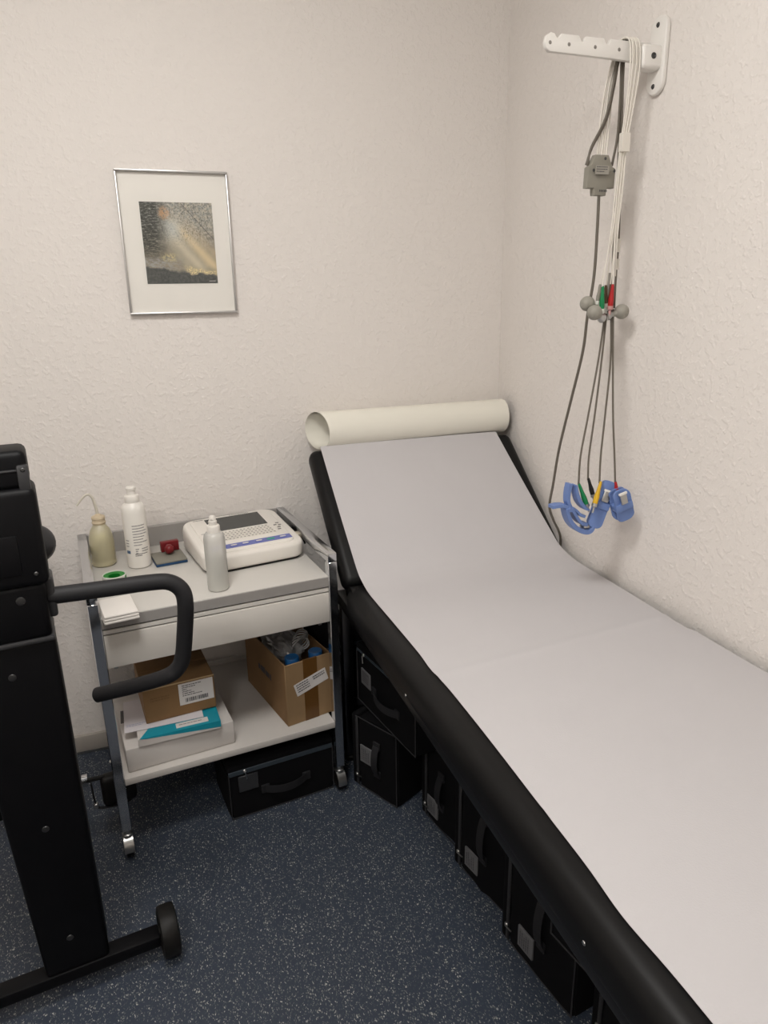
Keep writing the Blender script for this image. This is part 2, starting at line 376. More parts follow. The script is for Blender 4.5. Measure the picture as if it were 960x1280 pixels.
for x in (-.66,-.06):
    s = nb(); tube(s,[(x,-.36,.545),(x,-.29,.70),(x,-.225,.80)],.011,8,3); obj('backrest_stay', s, 'frame_blk', couch)
for y,z in ((-.96,.600),(-1.62,.618)):
    obj('rivet', lathe(nb(),[(0,.002),(.003,.0015),(.004,0)],10,X=along((-.7115,y,z),(-.73,y,z))), 'steel', couch)

# paper sheet over backrest and seat
def sheet_z(y):
    """profile of paper: (y,z) param by arc s"""
prof=[]
for i in range(14):
    t=i/13*.478; prof.append((-.500+(.498-t)*math.cos(ang), .664+(.498-t)*math.sin(ang)))
top=[(y,z) for y,z in prof]
p0=Vector(top[-1]); 
for i in range(1,9):      # soft bend across the hinge
    s=i/9; a=Vector((-.500+.055*math.cos(ang),.664+.055*math.sin(ang))); b=Vector((-.500,.6655)); c=Vector((-.60,.6655))
    pt=(1-s)**2*a+2*s*(1-s)*b+s*s*c
    top=[q for q in top if q[0]>a.x+.001] if i==1 else top
    top.append((pt.x,pt.y))
for i in range(1,41): top.append((-.60-1.62*(i/40),.6655))
_L=[0]
for a_,b_ in zip(top,top[1:]): _L.append(_L[-1]+math.dist(a_,b_))
def paper(u, v):
    q = v*_L[-1]; k=max(i for i in range(len(top)-1) if _L[i]<=q+1e-9); s=(q-_L[k])/(_L[k+1]-_L[k])
    y=top[k][0]*(1-s)+top[k+1][0]*s; z=top[k][1]*(1-s)+top[k+1][1]*s
    t = min(1,max(0,(y+.5)/.4))
    xl=-.663-.014*t; xr=-.026-.040*t
    xl += .004*math.sin(y*5.2+1)-.004*math.exp(-((y+.985)/.05)**2)-.005*math.exp(-((y+1.64)/.06)**2); xr += .003*math.sin(y*7.3)+(.008 if y<-1.02 else 0)*min(1,max(0,(-1.02-y)/.02))
    x=xl+(xr-xl)*u
    n = noise.noise((x*5,y*5,3.1))*.0016+noise.noise((x*1.7,y*1.9,8))*.002
    for yc,sl,hh in ((-.985,.10,.0024),(-1.43,.03,.0016)):
        n += hh*math.exp(-((y-yc-sl*(x+.34))/.012)**2)
    edge=min(u,1-u)
    dz = max(0,n+.0012)+.0014
    if edge<.03: dz*=.6+.4*edge/.03
    return Vector((x, y-dz*math.sin(ang)*t, z+dz*(1 if t==0 else math.cos(ang))))
p = nb(); grid(p, 28, 240, paper)
e = bmesh.ops.extrude_face_region(p, geom=p.faces[:])
for v in [x for x in e['geom'] if isinstance(x,bmesh.types.BMVert)]: v.co.z += .0006
bmesh.ops.recalc_face_normals(p, faces=p.faces[:])
solo('paper_sheet', p, 'paper', 'long greyish white crepe paper sheet covering the black couch','paper sheet',(-.34,-1.2,.6655), ang=60)

# roll of paper at the head end: hollow, loosely wound
rt = thing('paper_roll','cream white paper roll lying on top of the couch backrest','paper roll',(-.36,-.074,.960))
def spiral(u, v):
    a=u*2*math.pi*3.2; r=.0575-.0022*u*3.2
    front=.5-.5*math.cos(a+1.9)      # 1 on the side facing the room
    x0=-.700+.052*front+.010*u; x=x0+v*(-.026-x0); rr=r*(1.0+.05*(1-v))
    return Vector((x,-.074+rr*math.cos(a+1.9),1.0225+.004*v+rr*math.sin(a+1.9)))
p=nb(); grid(p,150,6,spiral)
obj('roll', p, 'roll', rt, ang=70)
p=nb(); lathe(p,[(.036,0),(.036,.574),(.033,.574),(.033,0),(.036,0)],24,X=along((-.62,-.074,1.012),(0,-.074,1.016)))
obj('inner_windings', p, 'roll_in', rt)

# ------------------------------------------------------------------ storage bags
def bag(label, pl, pr, z0, depth, height, stand=False, pocket='pocket', group='black fabric storage bags', pulled=True, seed=1, crush=.006, plab=True, lab=None, zh=.008):
    pl=Vector((*pl,z0)); pr=Vector((*pr,z0)); dv=pr-pl; fw=dv.length; rz=math.atan2(dv.y,dv.x)
    t = thing('storage_bag', label, 'storage bag', pl, rz, group)
    W,H = (height,fw) if stand else (fw,height)
    X = Lm(pl,rz) @ (Matrix(((0,0,-1,fw),(0,1,0,0),(1,0,0,0),(0,0,0,1))) if stand else Matrix.Identity(4))
    D=depth
    b=nb(); bmesh.ops.create_cube(b,size=1); bmesh.ops.subdivide_edges(b,edges=b.edges[:],cuts=5,use_grid_fill=True)
    for v in b.verts:
        c=v.co+Vector((.5,.5,.5)); x,y,z=c.x*W,c.y*D,c.z*(H-.022)
        n=noise.noise((x*16+seed*3.7,y*16,z*16))*crush
        inn=Vector((.5-c.x,.5-c.y,.5-c.z)); m=max(abs(inn.x),abs(inn.y),abs(inn.z))
        edge=sum(1 for q in (c.x,c.y,c.z) if q<.01 or q>.99)
        off=inn.normalized()*(abs(n)+.0015) if edge<3 else inn*.01
        if c.z<.01: off.z=0
        if stand and c.x<.01: off.x=0
        v.co=Vector((x,y,z))+off
    bmesh.ops.bevel(b,geom=[e for e in b.edges if e.calc_face_angle(0)>.9],offset=.006,segments=2,affect='EDGES')
    body=obj('body', add(nb(),b,X), 'bag', t, ang=60)
    l=nb(); box(l,(.001,.001,H-.020),(W-.001,D-.001,H),.007,3,X=X); obj('lid', l, 'bag', t)
    zz=nb(); box(zz,(.004,.0005,H-.0185-zh),(W-.004,.006,H-.0165),.002,1,X=X); z1=obj('zip', zz, 'piping' if stand else 'zipb', t)
    g=nb(); ins=.004
    tube(g,[X@Vector(q) for q in ((ins,.002,.004),(ins,.002,H-.026))],.0016,6,1); tube(g,[X@Vector(q) for q in ((W-ins,.002,.004),(W-ins,.002,H-.026))],.0016,6,1); tube(g,[X@Vector(q) for q in ((ins,.002,.004),(W-ins,.002,.004))],.0016,6,1)
    obj('piping', g, 'piping', t, kind='stuff')
    lx_,lz_ = lab or (W*.10,H*.53); px0,px1,pz0,pz1 = lx_,lx_+.056,lz_,lz_+.050
    q=nb(); box(q,(px0,-.0012,pz0),(px1,.004,pz1),.0008,1,X=X); pk=obj('label_window', q, pocket, t)
    if plab and pocket=='pocket':
        q=nb()
        for (a,b_,c,d_) in words(5,.040,.034,.5,seed): quads(q,[[X@Vector((px0+.008+x,-.0014,pz0+.009+y)) for x,y in ((a,c),(b_,c),(b_,d_),(a,d_))]])
        obj('print', q, 'ink', pk)
    hx0,hx1,hz=W*.33,W*.72,H*.43
    s=nb(); n=12
    def strap(i,k):
        u=i; x=hx0+(hx1-hx0)*u; bow=-.003-.016*math.sin(math.pi*u)**.8; sag=-.005*math.sin(math.pi*u)
        return Vector((x,bow,hz-.012+.024*k+sag))
    grid(s,14,2,strap); bmesh.ops.transform(s,matrix=X,verts=s.verts[:])
    e=bmesh.ops.extrude_face_region(s,geom=s.faces[:]); nv=[x for x in e['geom'] if isinstance(x,bmesh.types.BMVert)]
    nrm=(X.to_3x3()@Vector((0,1,0)))*.0018
    for v in nv: v.co+=nrm
    bmesh.ops.recalc_face_normals(s,faces=s.faces[:])
    hd=obj('handle', s, 'strap', t, ang=60)
    for xx in (hx0,hx1): obj('stitch_patch', box(nb(),(xx-.012,-.003,hz-.013),(xx+.012,.003,hz+.013),.001,1,X=X), 'strap', hd)
    if pulled:
        zp=nb(); box(zp,(W*.14,-.004,H-.026),(W*.14+.010,.002,H-.016),.002,1,X=X); tube(zp,[X@Vector((W*.14+.005,-.005,H-.022)),X@Vector((W*.14+.009,-.006,H-.045))],.0018,6,1)
        obj('zip_pull', zp, 'steel', z1)
    return t
bag('black zipped storage bag standing on the floor under the trolley, with empty label window',(-1.0735,-.500),(-.757,-.461),0,.21,.176,pocket='pocket_dark',seed=2,crush=.004,zh=.014,lab=(.030,.088))
bag('upright black storage bag right of the trolley wheel, carrying the flat lying bag',(-.699,-.452),(-.613,-.616),0,.17,.245,True,seed=3,lab=(.095,.098),crush=.010)
bag('black storage bag lying on top of two upright bags just below the couch hinge',(-.662,-.398),(-.602,-.735),.250,.20,.195,seed=4,crush=.008,lab=(.035,.075))
bag('crumpled black storage bag set back under the couch, second upright bag from the trolley',(-.549,-.640),(-.515,-.815),0,.19,.25,True,seed=5,crush=.014)
bag('third upright black storage bag from the trolley, under the middle of the couch',(-.540,-.846),(-.494,-1.050),0,.22,.30,True,seed=6,crush=.009)
bag('wide upright black storage bag under the couch, fourth from the trolley, nearest fully seen',(-.527,-1.083),(-.489,-1.318),0,.22,.298,True,seed=7)
bag('upright black storage bag at the bottom edge of the photo, under the couch',(-.470,-1.350),(-.440,-1.58),0,.22,.296,True,seed=8,crush=.014)
bag('black storage bag lying flat on top of the nearest upright bags under the couch',(-.580,-1.350),(-.520,-1.68),.300,.22,.17,seed=9)
bag('black storage bag in the dark under the backrest, behind the trolley side',(-.738,-.30),(-.42,-.27),0,.22,.40,seed=10)

# ------------------------------------------------------------------ trolley
TX,TY,TR,TW,TD = -.7298,-.4815,.1037,.631,.497
TM = Lm((TX,TY,0),TR)
def tl(x,y,z): return TM @ Vector((x,y,z))
tro = thing('equipment_trolley','grey medical trolley with chrome side frames, drawer and lower shelf','trolley',(TX,TY,0),TR)
def tob(name, bm, m, parent=None, **k):
    bm.transform(TM); return obj(name, bm, m, parent or tro, **k)
T=.026
for sx in (-TW,-T):
    for y in (0,TD-T):
        lg = tob('leg', box(nb(),(sx,y,.086),(sx+T,y+T,.7645-T),.002,1), 'chrome')
    tob('top_rail', box(nb(),(sx,0,.7645-T),(sx+T,TD,.7645),.003,2), 'chrome')
    tob('lower_rail', box(nb(),(sx+.004,T,.205),(sx+T-.004,TD-T,.224),.002,1), 'chrome')
for sx,sgn in ((-TW+T/2,-1),(-T/2,1)):
    for y,bk in ((T/2,0),(TD-T/2,1)):
        c=nb(); lathe(c,[(0,.088),(.0095,.088),(.0095,.074),(.013,.072),(.013,.066),(0,.066)],16,X=Lm((sx,y,0)))
        # chrome hood arching over the wheel, wheel trails backwards
        out=[]
        for i in range(11):
            a=R(-10+200*i/10); out.append((.034*math.cos(a),.034*math.sin(a)))
        for i in range(11):
            a=R(190-200*i/10); out.append((.0295*math.cos(a),.0295*math.sin(a)))
        prism(c,out,-.013,.013,.001,1,X=Matrix.Translation((sx,y+.006,.034)) @ Matrix.Rotation(R(90),4,'Y') @ Matrix.Rotation(R(90),4,'Z'))
        ca=tob('caster', c, 'steel')
        wv=nb(); lathe(wv,[(0,-.0105),(.024,-.0105),(.0285,-.008),(.0285,.008),(.024,.0105),(0,.0105)],24,X=Matrix.Translation((sx,y+.006,.0288)) @ Matrix.Rotation(R(90),4,'Y'))
        tob('wheel', wv, 'rubber', ca)
xi0,xi1=-TW+T,-T
tob('tray_top', box(nb(),(xi0,.001,.688),(xi1,TD-.004,.7005),.002,2), 'lam')
tob('front_edge', box(nb(),(xi0,-.001,.6705),(xi1,.016,.6985),.001,1), 'lam_edge')
ca=nb(); box(ca,(xi0,.016,.566),(xi0+.014,TD-.03,.688)); box(ca,(xi1-.014,.016,.566),(xi1,TD-.03,.688)); box(ca,(xi0+.014,TD-.044,.566),(xi1-.014,TD-.03,.688)); box(ca,(xi0+.014,.02,.566),(xi1-.014,TD-.044,.571))
tob('carcass', ca, 'lam_edge')
tob('pull_out_strip', box(nb(),(xi0+.001,.001,.6555),(xi1-.001,.02,.6665),.001,1), 'drawer')
tob('recess', box(nb(),(xi0+.001,.006,.6525),(xi1-.001,.016,.6705)), 'dark')
dr=tob('drawer', box(nb(),(xi0+.001,-.001,.566),(xi1-.001,.017,.6522),.0015,2), 'drawer')
sl=nb()
for x in (xi0-.001+.015,xi1-.015-.010): box(sl,(x,.03,.545),(x+.010,TD-.05,.565),.001,1)
tob('drawer_runner', sl, 'steel')
tob('back_panel', box(nb(),(xi0,TD-.020,.690),(xi1,TD-.006,.7625),.001,1), 'lam_edge', label='low grey back panel')
tob('cross_bar', box(nb(),(xi0,TD-.018,.50),(xi1,TD-.004,.525),.001,1), 'steel')
sh=tob('shelf', box(nb(),(xi0,-.002,.226),(xi1,TD-.004,.2452),.0015,2), 'shelf')
tob('shelf_lip', box(nb(),(xi0,TD-.016,.2452),(xi1,TD-.004,.262),.001,1), 'shelf', sh)
for z in (.30,):
    tob('bolt', lathe(nb(),[(0,.004),(.004,.003),(.005,0)],10,X=Matrix.Translation((-TW,.012,z)) @ Matrix.Rotation(R(-90),4,'Y')), 'steel')
ZT=.7008; ZS=.2455

# wash bottle
def at(x,y,z=ZT): return TM @ Vector((x,y,z))
wx=at(-.569,.382); wb=thing('wash_bottle','yellowish cloudy wash bottle with bent spout at back left of trolley','bottle',wx)
p=nb(); lathe(p,[(0,.0015),(.030,.0),(.0335,.004),(.0335,.012),(.0325,.015),(.0335,.018),(.0335,.075),(.031,.092),(.025,.108),(.017,.119),(.0145,.124),(.0145,.130)],32,X=Lm(wx)); obj('bottle_body',p,'pe',wb)
p=nb(); lathe(p,[(0,.003),(.0315,.003),(.0318,.07),(.030,.088),(.026,.096),(0,.096)],28,X=Lm(wx)); obj('liquid',p,'liq_y',wb)
p=nb(); lathe(p,[(.0145,.122),(.0175,.122),(.0190,.127),(.0175,.130),(.0175,.136),(.0190,.139),(.0175,.144),(.010,.147),(.004,.152),(0,.152)],24,X=Lm(wx)); cp=obj('cap',p,'peach',wb)
V=Vector; p=nb(); tube(p,[wx+V(q) for q in ((0,0,.145),(-.003,0,.175),(-.008,-.001,.200),(-.018,-.003,.210),(-.031,-.006,.204),(-.050,-.010,.183))],lambda s:.0045-.0017*s,8,5); obj('spout',p,M['spout'],wb)

# white bottle with print
wx=at(-.478,.325); b2=thing('white_bottle','tall white plastic bottle with printed label and push-pull cap behind the tape roll','bottle',wx)
p=nb(); lathe(p,[(0,.001),(.029,0),(.0322,.003),(.0322,.160),(.0312,.172),(.027,.182),(.020,.187),(.019,.190)],36,X=Lm(wx)); bd=obj('bottle_body',p,'bottle',b2)
p=nb(); lathe(p,[(.019,.188),(.0195,.189),(.0195,.206),(.018,.208),(.0125,.210),(.0115,.222),(.0135,.223),(.0135,.229),(.011,.232),(0,.233)],28,X=Lm(wx)); obj('cap',p,'white',b2)
def curved_words(org, r, a0, a1, z0, z1, rows, seed, fill=.5, bold=None):
    p=nb()
    for (xa,xb,ya,yb) in words(rows,1,z1-z0,fill,seed,gap=0.02):
        n=max(1,int((xb-xa)*8)); 
        for i in range(n):
            t0=a0+(a1-a0)*(xa+(xb-xa)*i/n); t1=a0+(a1-a0)*(xa+(xb-xa)*(i+1)/n)
            quads(p,[[org+V((r*math.cos(t),r*math.sin(t),z)) for t,z in ((t0,z0+ya),(t1,z0+ya),(t1,z0+yb),(t0,z0+yb))]])
    return p
obj('print',curved_words(wx,.0324,R(-105),R(-32),.064,.128,8,5,.34),'inkg',b2)
obj('print',curved_words(wx,.0324,R(-100),R(-82),.042,.060,3,6,.5),'inkg',b2)
obj('print',curved_words(wx,.0324,R(-70),R(-34),.046,.060,2,8,.4),'inkg',b2)
obj('print',curved_words(wx,.0324,R(-104),R(-42),.036,.045,2,9,.45),'ink',b2,label='bold dark line of print')
obj('print',curved_words(wx,.0324,R(-150),R(-128),.060,.085,3,11,.3),'inkg',b2)
obj('emblem',curved_words(wx,.0324,R(-152),R(-128),.044,.054,1,12,.9),'blue_ink',b2,label='small blue printed mark')

# spray bottle
wx=at(-.312,.052); sp=thing('spray_bottle','small translucent spray bottle half filled, standing in front of the recorder','bottle',wx)
p=nb(); lathe(p,[(0,.0015),(.0245,0),(.0272,.003),(.0272,.138),(.0255,.149),(.020,.156),(.0125,.159),(.0125,.166)],32,X=Lm(wx)); obj('bottle_body',p,'pe_w',sp)
p=nb(); lathe(p,[(0,.003),(.0258,.003),(.0258,.092),(0,.092)],28,X=Lm(wx)); obj('liquid',p,'liq_c',sp)
p=nb(); lathe(p,[(.0155,.156),(.0165,.157),(.0165,.173),(.0150,.175),(.0105,.1755),(.0105,.186),(.0085,.188),(.0085,.196),(.0065,.199),(0,.1995)],24,X=Lm(wx)); tube(p,[wx+V((0,0,.193)),wx+V((-.004,-.010,.193))],.0022,8,1); obj('spray_head',p,'white',sp)
p=nb()
for i in range(4):
    a0,a1=R(-12+12*i),R(-12+12*(i+1)); quads(p,[[wx+V((.0275*math.cos(t),.0275*math.sin(t),z)) for t,z in ((a0,.045),(a1,.045),(a1,.122),(a0,.122))]])
obj('blue_label',p,'blue_ink',sp,label='narrow dark blue label on its right side')

# tape roll
wx=at(-.555,.195); tp=thing('tape_roll','white and green roll of adhesive tape lying left of the white bottle','tape',wx)
p=nb(); lathe(p,[(.0285,0),(.0300,.001),(.0300,.033),(.0285,.034),(.0275,.033),(.0275,.001),(.0285,0)],36,X=Lm(wx)); obj('rim',p,'tapew',tp)
p=nb(); lathe(p,[(.0272,.002),(.0272,.031),(.0150,.0295),(.0145,.002),(.0272,.002)],36,X=Lm(wx)); obj('disc',p,'tapeg',tp)
p=nb(); lathe(p,[(0,.012),(.0145,.012),(.0145,.016),(0,.016)],28,X=Lm(wx)); obj('core',p,'tapedk',tp)
obj('print',curved_words(wx,.0302,R(-110),R(-50),.010,.022,2,3,.5),'inkg',tp)
obj('green_band',curved_words(wx,.0302,R(-28),R(-6),.003,.031,1,4,.95),'tapeg',tp)

# folded tissues hanging over the front edge
X=TM @ Lm((-.563,.010,ZT),R(4)); np_=thing('tissue_stack','stack of folded white paper tissues at front left corner of trolley','tissues',X.to_translation(),TR+R(4))
for i in range(3):
    def tis(u,v,i=i):
        x=-.040+.080*u+.0016*math.sin(v*9+i); y=-.052+.115*v+.001*i; z=.0068*i
        return V((x,y,z))
    p=nb()
    def bulge(x,y,z,i=i):
        return (x+.002*noise.noise((y*30,i,1)),y+.001*i,z)
    box(p,(-.040+.0008*i,-.054+.0012*i,.0068*i),(.040-.0006*i,.062,.0068*(i+1)-.0004),.0028,2,X=X)
    obj('folded_tissue',p,'napkin',np_)

# ink pad and stamp
X=TM @ Lm((-.397,.330,ZT),R(3)); pd=thing('ink_pad','flat grey ink pad with blue edge under the red stamp','ink pad',X.to_translation(),TR+R(3))
obj('base',box(nb(),(-.044,-.048,0),(.044,.048,.0075),.002,2,X=X),'padblue',pd)
obj('lid',box(nb(),(-.0435,-.0475,.0076),(.0435,.0475,.0125),.0015,2,X=X),'padtop',pd)
X=TM @ Lm((-.385,.350,ZT+.0128),R(3)); sm=thing('rubber_stamp','red rubber stamp lying on the grey ink pad, round knob facing forward','stamp',X.to_translation(),TR+R(3))
obj('mount',box(nb(),(-.026,.016,0),(.026,.034,.030),.002,2,X=X),'red',sm)
p=nb(); lathe(p,[(.008,0),(.008,.010),(.0125,.016),(.0140,.024),(.0125,.032),(.008,.037),(0,.0385)],24,X=X @ Matrix.Translation((-.007,.017,.0155)) @ Matrix.Rotation(R(90),4,'X')); obj('knob',p,'red',sm)
obj('die',box(nb(),(-.024,.0342,.003),(.024,.037,.027),.0005,1,X=X),'rubber',sm)

# ------------------------------------------------------------------ ECG recorder
EX=TM @ Lm((-.188,.292,ZT),R(4)); ecg=thing('ecg_recorder','white desktop recorder with dark screen, small keyboard and violet button strip','medical device',EX.to_translation(),TR+R(4))
def wedge(bm):
    for v in bm.verts:
        if v.co.z>.028: v.co.z += (v.co.y+.14)*.11*min(1,(v.co.z-.028)/.02)
    return bm
p=nb(); prism(p,rrect(-.148,.148,-.140,.140,.040,7),.006,.050,.010,4); wedge(p)
obj('housing',add(nb(),p,EX),'white',ecg)
p=nb(); prism(p,rrect(-.140,.140,-.132,.132,.036,6),0,.006,.001,1,X=EX); obj('base_plate',p,'dark',ecg)
p=nb(); prism(p,rrect(-.124,.124,-.120,.126,.022,6),.044,.0545,.004,3); wedge(p); obj('top_panel',add(nb(),p,EX),'white',ecg)
def zt(y): return .0546+(y+.14)*.11
def slab(bm,x0,x1,y0,y1,h=.0012,bev=.0004):
    return box(bm,(x0,y0,0),(x1,y1,h),bev,1,X=EX,fn=lambda x,y,z:(x,y,zt(y)+z-.0003))
p=nb(); slab(p,-.080,.088,.016,.112,.0010); obj('screen',p,'screen',ecg)
kb=nb(); ki=nb(); rn=random.Random(5)
for r in range(5):
    for c in range(15):
        x=-.085+c*.0112+r*.002; y=-.004-r*.0125
        slab(kb,x,x+.0094,y,y+.0092,.0016,.0004)
        x2=x+.0025+rn.random()*.001; slab(ki,x2,x2+.0035+rn.random()*.002,y+.003,y+.0062,.0020,0)
k1=obj('keyboard',kb,'keyw',ecg,kind='stuff'); obj('key_print',ki,'keyink',k1,kind='stuff')
p=nb()
for x,y in ((.098,-.008),(.110,-.012),(.104,-.026),(.108,.004),(.100,-.040)): slab(p,x,x+.010,y,y+.005,.0016)
obj('arrow_keys',p,'keyink',ecg)
p=nb(); slab(p,-.119,.119,-.106,-.080,.0012); st=obj('button_strip',p,'violet',ecg)
for x,m_ in ((-.085,'keyw'),(-.052,'keyw'),(-.018,'keyw'),(.022,'keyw'),(.012+.045,'green'),(.094,'keyw')):
    p=nb(); prism(p,rrect(x-.012,x+.012,-.0985,-.0880,.0048,4),0,.0022,.0005,1)
    for v in p.verts: v.co.z+=zt(v.co.y)
    if m_=='green': obj('start_button',add(nb(),p,EX),'green',st,label='green button')
    else: obj('button',add(nb(),p,EX),'violet',st); q=nb(); prism(q,rrect(x-.009,x+.009,-.0962,-.0902,.0028,3),.0018,.0026); [setattr(v.co,'z',v.co.z+zt(v.co.y)) for v in q.verts]; obj('button_symbol',add(nb(),q,EX),'keyw',st)
p=nb()
for (a,b_,c,d_) in words(1,.06,.004,.6,4): slab(p,.0+a,.0+b_,.116+c,.116+d_,.0005,0)
for (a,b_,c,d_) in words(1,.03,.005,.7,9): slab(p,-.112+a,-.112+b_,.112+c,.112+d_,.0005,0)
for (a,b_,c,d_) in words(1,.018,.004,.7,11): slab(p,-.115+a,-.115+b_,.012+c,.012+d_,.0005,0)
obj('print',p,'keyink',ecg)
for y0 in (-.02,-.034): pass
p=nb(); box(p,(.145,-.052,.022),(.172,-.022,.044),.003,2,X=EX); box(p,(.170,-.046,.026),(.186,-.028,.040),.003,2,X=EX); pg=obj('data_plug',p,'beige',ecg,label='beige cable plug on the right side')
p=nb(); tube(p,[EX@V(q) for q in ((.147,.02,.040),(.160,.02,.043),(.172,.018,.042),(.185,.010,.034),(.192,.0,.012),(.194,-.012,-.006))],.0032,8,6); obj('power_cable',p,'rubber',ecg)
p=nb(); box(p,(.146,.008,.030),(.166,.032,.050),.003,2,X=EX); obj('power_plug',p,'rubber',ecg)

# ------------------------------------------------------------------ things on the lower shelf
X=TM @ Lm((-.593,.019,ZS),R(1.5)); c=thing('white_carton','flat white cardboard box at the bottom of the pile on the lower shelf','box',X.to_translation(),TR+R(1.5))
obj('tray',box(nb(),(.002,.002,0),(.280,.248,.055),.002,1,X=X),'wbox',c)
p=nb(); box(p,(0,0,.004),(.282,.250,.070),.002,2,X=X); obj('lid',p,'wbox',c)
X=TM @ Lm((-.560,.012,.3162),R(-2)); c=thing('teal_box','flat white and teal carton lying between the white box and brown box','box',X.to_translation(),TR+R(-2))
obj('carton',box(nb(),(0,.004,0),(.212,.135,.0235),.0012,1,X=X),'wbox',c)
p=nb(); quads(p,[[X@V(q) for q in ((.020,.0035,.0205),(.2122,.0035,.0045),(.2122,.0035,.0238),(.004,.0035,.0238))], [X@V(q) for q in ((.004,.0035,.0238),(.2122,.0035,.0238),(.2122,.1352,.0238),(.085,.1352,.0238))], [X@V(q) for q in ((.2123,.0035,.0045),(.2123,.1352,.0045),(.2123,.1352,.0238),(.2123,.0035,.0238))]])
obj('teal_print',p,'teal',c)
p=nb(); box(p,(.098,.014,.0236),(.182,.036,.0246),0,1,X=X); lb=obj('sticker',p,'label',c)
p=nb()
for (a,b_,cc,d_) in words(1,.06,.006,.6,21): quads(p,[[X@V((.106+x,.022+y,.0248)) for x,y in ((a,cc),(b_,cc),(b_,d_),(a,d_))]])
obj('print',p,'inkg',lb)
X=TM @ Lm((-.600,.070,.3408),R(-4)); c=thing('leaflet','white printed leaflets sticking out left under the brown box','paper',X.to_translation(),TR+R(-4))
def leaf(u,v): return V((.004+.20*u,.0+.15*v,.0003+.0016*math.sin(u*5)*.3))
p=nb(); box(p,(.012,-.012,0),(.215,.145,.0022),.0006,1,X=X); obj('sheets',p,'wpaper',c)
p=nb(); box(p,(.004,.040,.0001),(.012,.100,.0030),.0003,1,X=X); obj('dark_edge',p,mat('leaflet_grey_edge',(.10,.095,.095),.5),c)
p=nb()
for (a,b_,cc,d_) in words(2,.05,.014,.3,31): quads(p,[[X@V((.018+x,.008+y,.0025)) for x,y in ((a,cc),(b_,cc),(b_,d_),(a,d_))]])
obj('print',p,mat('pale_blue_ink',(.30,.33,.50),.6),c)
X=TM @ Lm((-.531,.072,.3438),R(1)); c=thing('brown_carton','small brown cardboard box with white barcode label on the pile, lower shelf','box',X.to_translation(),TR+R(1))
bw,bd_,bh=.187,.20,.099
obj('box_body',box(nb(),(0,0,0),(bw,bd_,bh),.0015,1,X=X),'card',c)
p=nb(); box(p,(-.001,-.0012,bh-.003),(bw+.001,.0006,bh+.0018),.0004,1,X=X); box(p,(.001,.001,bh),(bw-.001,bd_/2-.0005,bh+.0022),.0006,1,X=X); box(p,(.001,bd_/2+.0005,bh),(bw-.001,bd_-.001,bh+.0022),.0006,1,X=X)
obj('top_flaps',p,'card',c); p=nb(); box(p,(0,-.0016,bh-.0008),(bw,-.0004,bh+.0022),0,1,X=X); obj('cut_edge',p,'cardedge',c)
p=nb(); box(p,(.091,-.0012,.030),(.183,.0005,.094),.0003,1,X=X); lb=obj('barcode_label',p,'label',c,label='white paper label with barcode')
p=nb(); 
for (a,b_,cc,d_) in words(6,.052,.036,.38,12,short=.2): quads(p,[[X@V((.100+x,-.0015,.053+y)) for x,y in ((a,cc),(b_,cc),(b_,d_),(a,d_))]])
x=.106; rn=random.Random(3)
while x<.165:
    wv=rn.choice((.0006,.0010,.0016,.0022)); quads(p,[[X@V((a,-.0015,z)) for a,z in ((x,.037),(x+wv,.037),(x+wv,.049),(x,.049))]]); x+=wv+rn.choice((.0006,.0009,.0014))
obj('print',p,'ink',lb)
p=nb()
for (a,b_,cc,d_) in words(2,.050,.014,.55,17): quads(p,[[X@V((.016+x,-.0002-.0002,.058+y)) for x,y in ((a,cc),(b_,cc),(b_,d_),(a,d_))]])
obj('faint_print',p,mat('faint_brown_ink',(.17,.09,.035),.7),c)

# open cardboard box with bag, tubing and bottles
X=TM @ Lm((-.1555,.034,ZS),R(7.5)); CX=X; c=thing('open_carton','open brown cardboard box on the right of the lower shelf, taped front','box',X.to_translation(),TR+R(7.5))
cw,cd,ch=.146,.305,.195; th=.004
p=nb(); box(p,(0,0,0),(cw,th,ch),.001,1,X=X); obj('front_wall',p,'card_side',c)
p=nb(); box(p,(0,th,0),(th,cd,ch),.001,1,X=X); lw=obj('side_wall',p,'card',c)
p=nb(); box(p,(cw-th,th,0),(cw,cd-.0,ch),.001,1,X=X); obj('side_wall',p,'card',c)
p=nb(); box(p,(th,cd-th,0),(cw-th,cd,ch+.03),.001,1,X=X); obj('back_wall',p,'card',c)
p=nb(); box(p,(th,th,0),(cw-th,cd-th,.004),0,1,X=X); obj('bottom',p,'card',c)
p=nb(); box(p,(.056,-.0006,0),(.100,.0006,ch),0,1,X=X); box(p,(.056,-.0006,ch-.0005),(.100,.005,ch+.0006),0,1,X=X); obj('packing_tape',p,'ptape',c)
XL=X @ Matrix.Translation((.034,-.0010,.088)) @ Matrix.Rotation(R(-15),4,'Y')
p=nb(); box(p,(0,-.0004,0),(.104,.0004,.040),0,1,X=XL); lb=obj('address_label',p,'label',c,label='tilted white printed label')
p=nb()
for (a,b_,cc,d_) in words(4,.040,.030,.42,41): quads(p,[[XL@V((.006+x,-.0007,.006+y)) for x,y in ((a,cc),(b_,cc),(b_,d_),(a,d_))]])
for (a,b_,cc,d_) in words(2,.038,.014,.5,44): quads(p,[[XL@V((.060+x,-.0007,.020+y)) for x,y in ((a,cc),(b_,cc),(b_,d_),(a,d_))]])
obj('print',p,'ink',lb)
p=nb()
for i,(y0,y1) in enumerate(((.200,.186),(.182,.150),(.146,.118),(.113,.104))): quads(p,[[X@V((-.0006,y,z)) for y,z in ((y0,.098),(y1,.098),(y1,.116+.004*(i%2)),(y0,.116))]])
obj('side_print',p,'ink',lw)
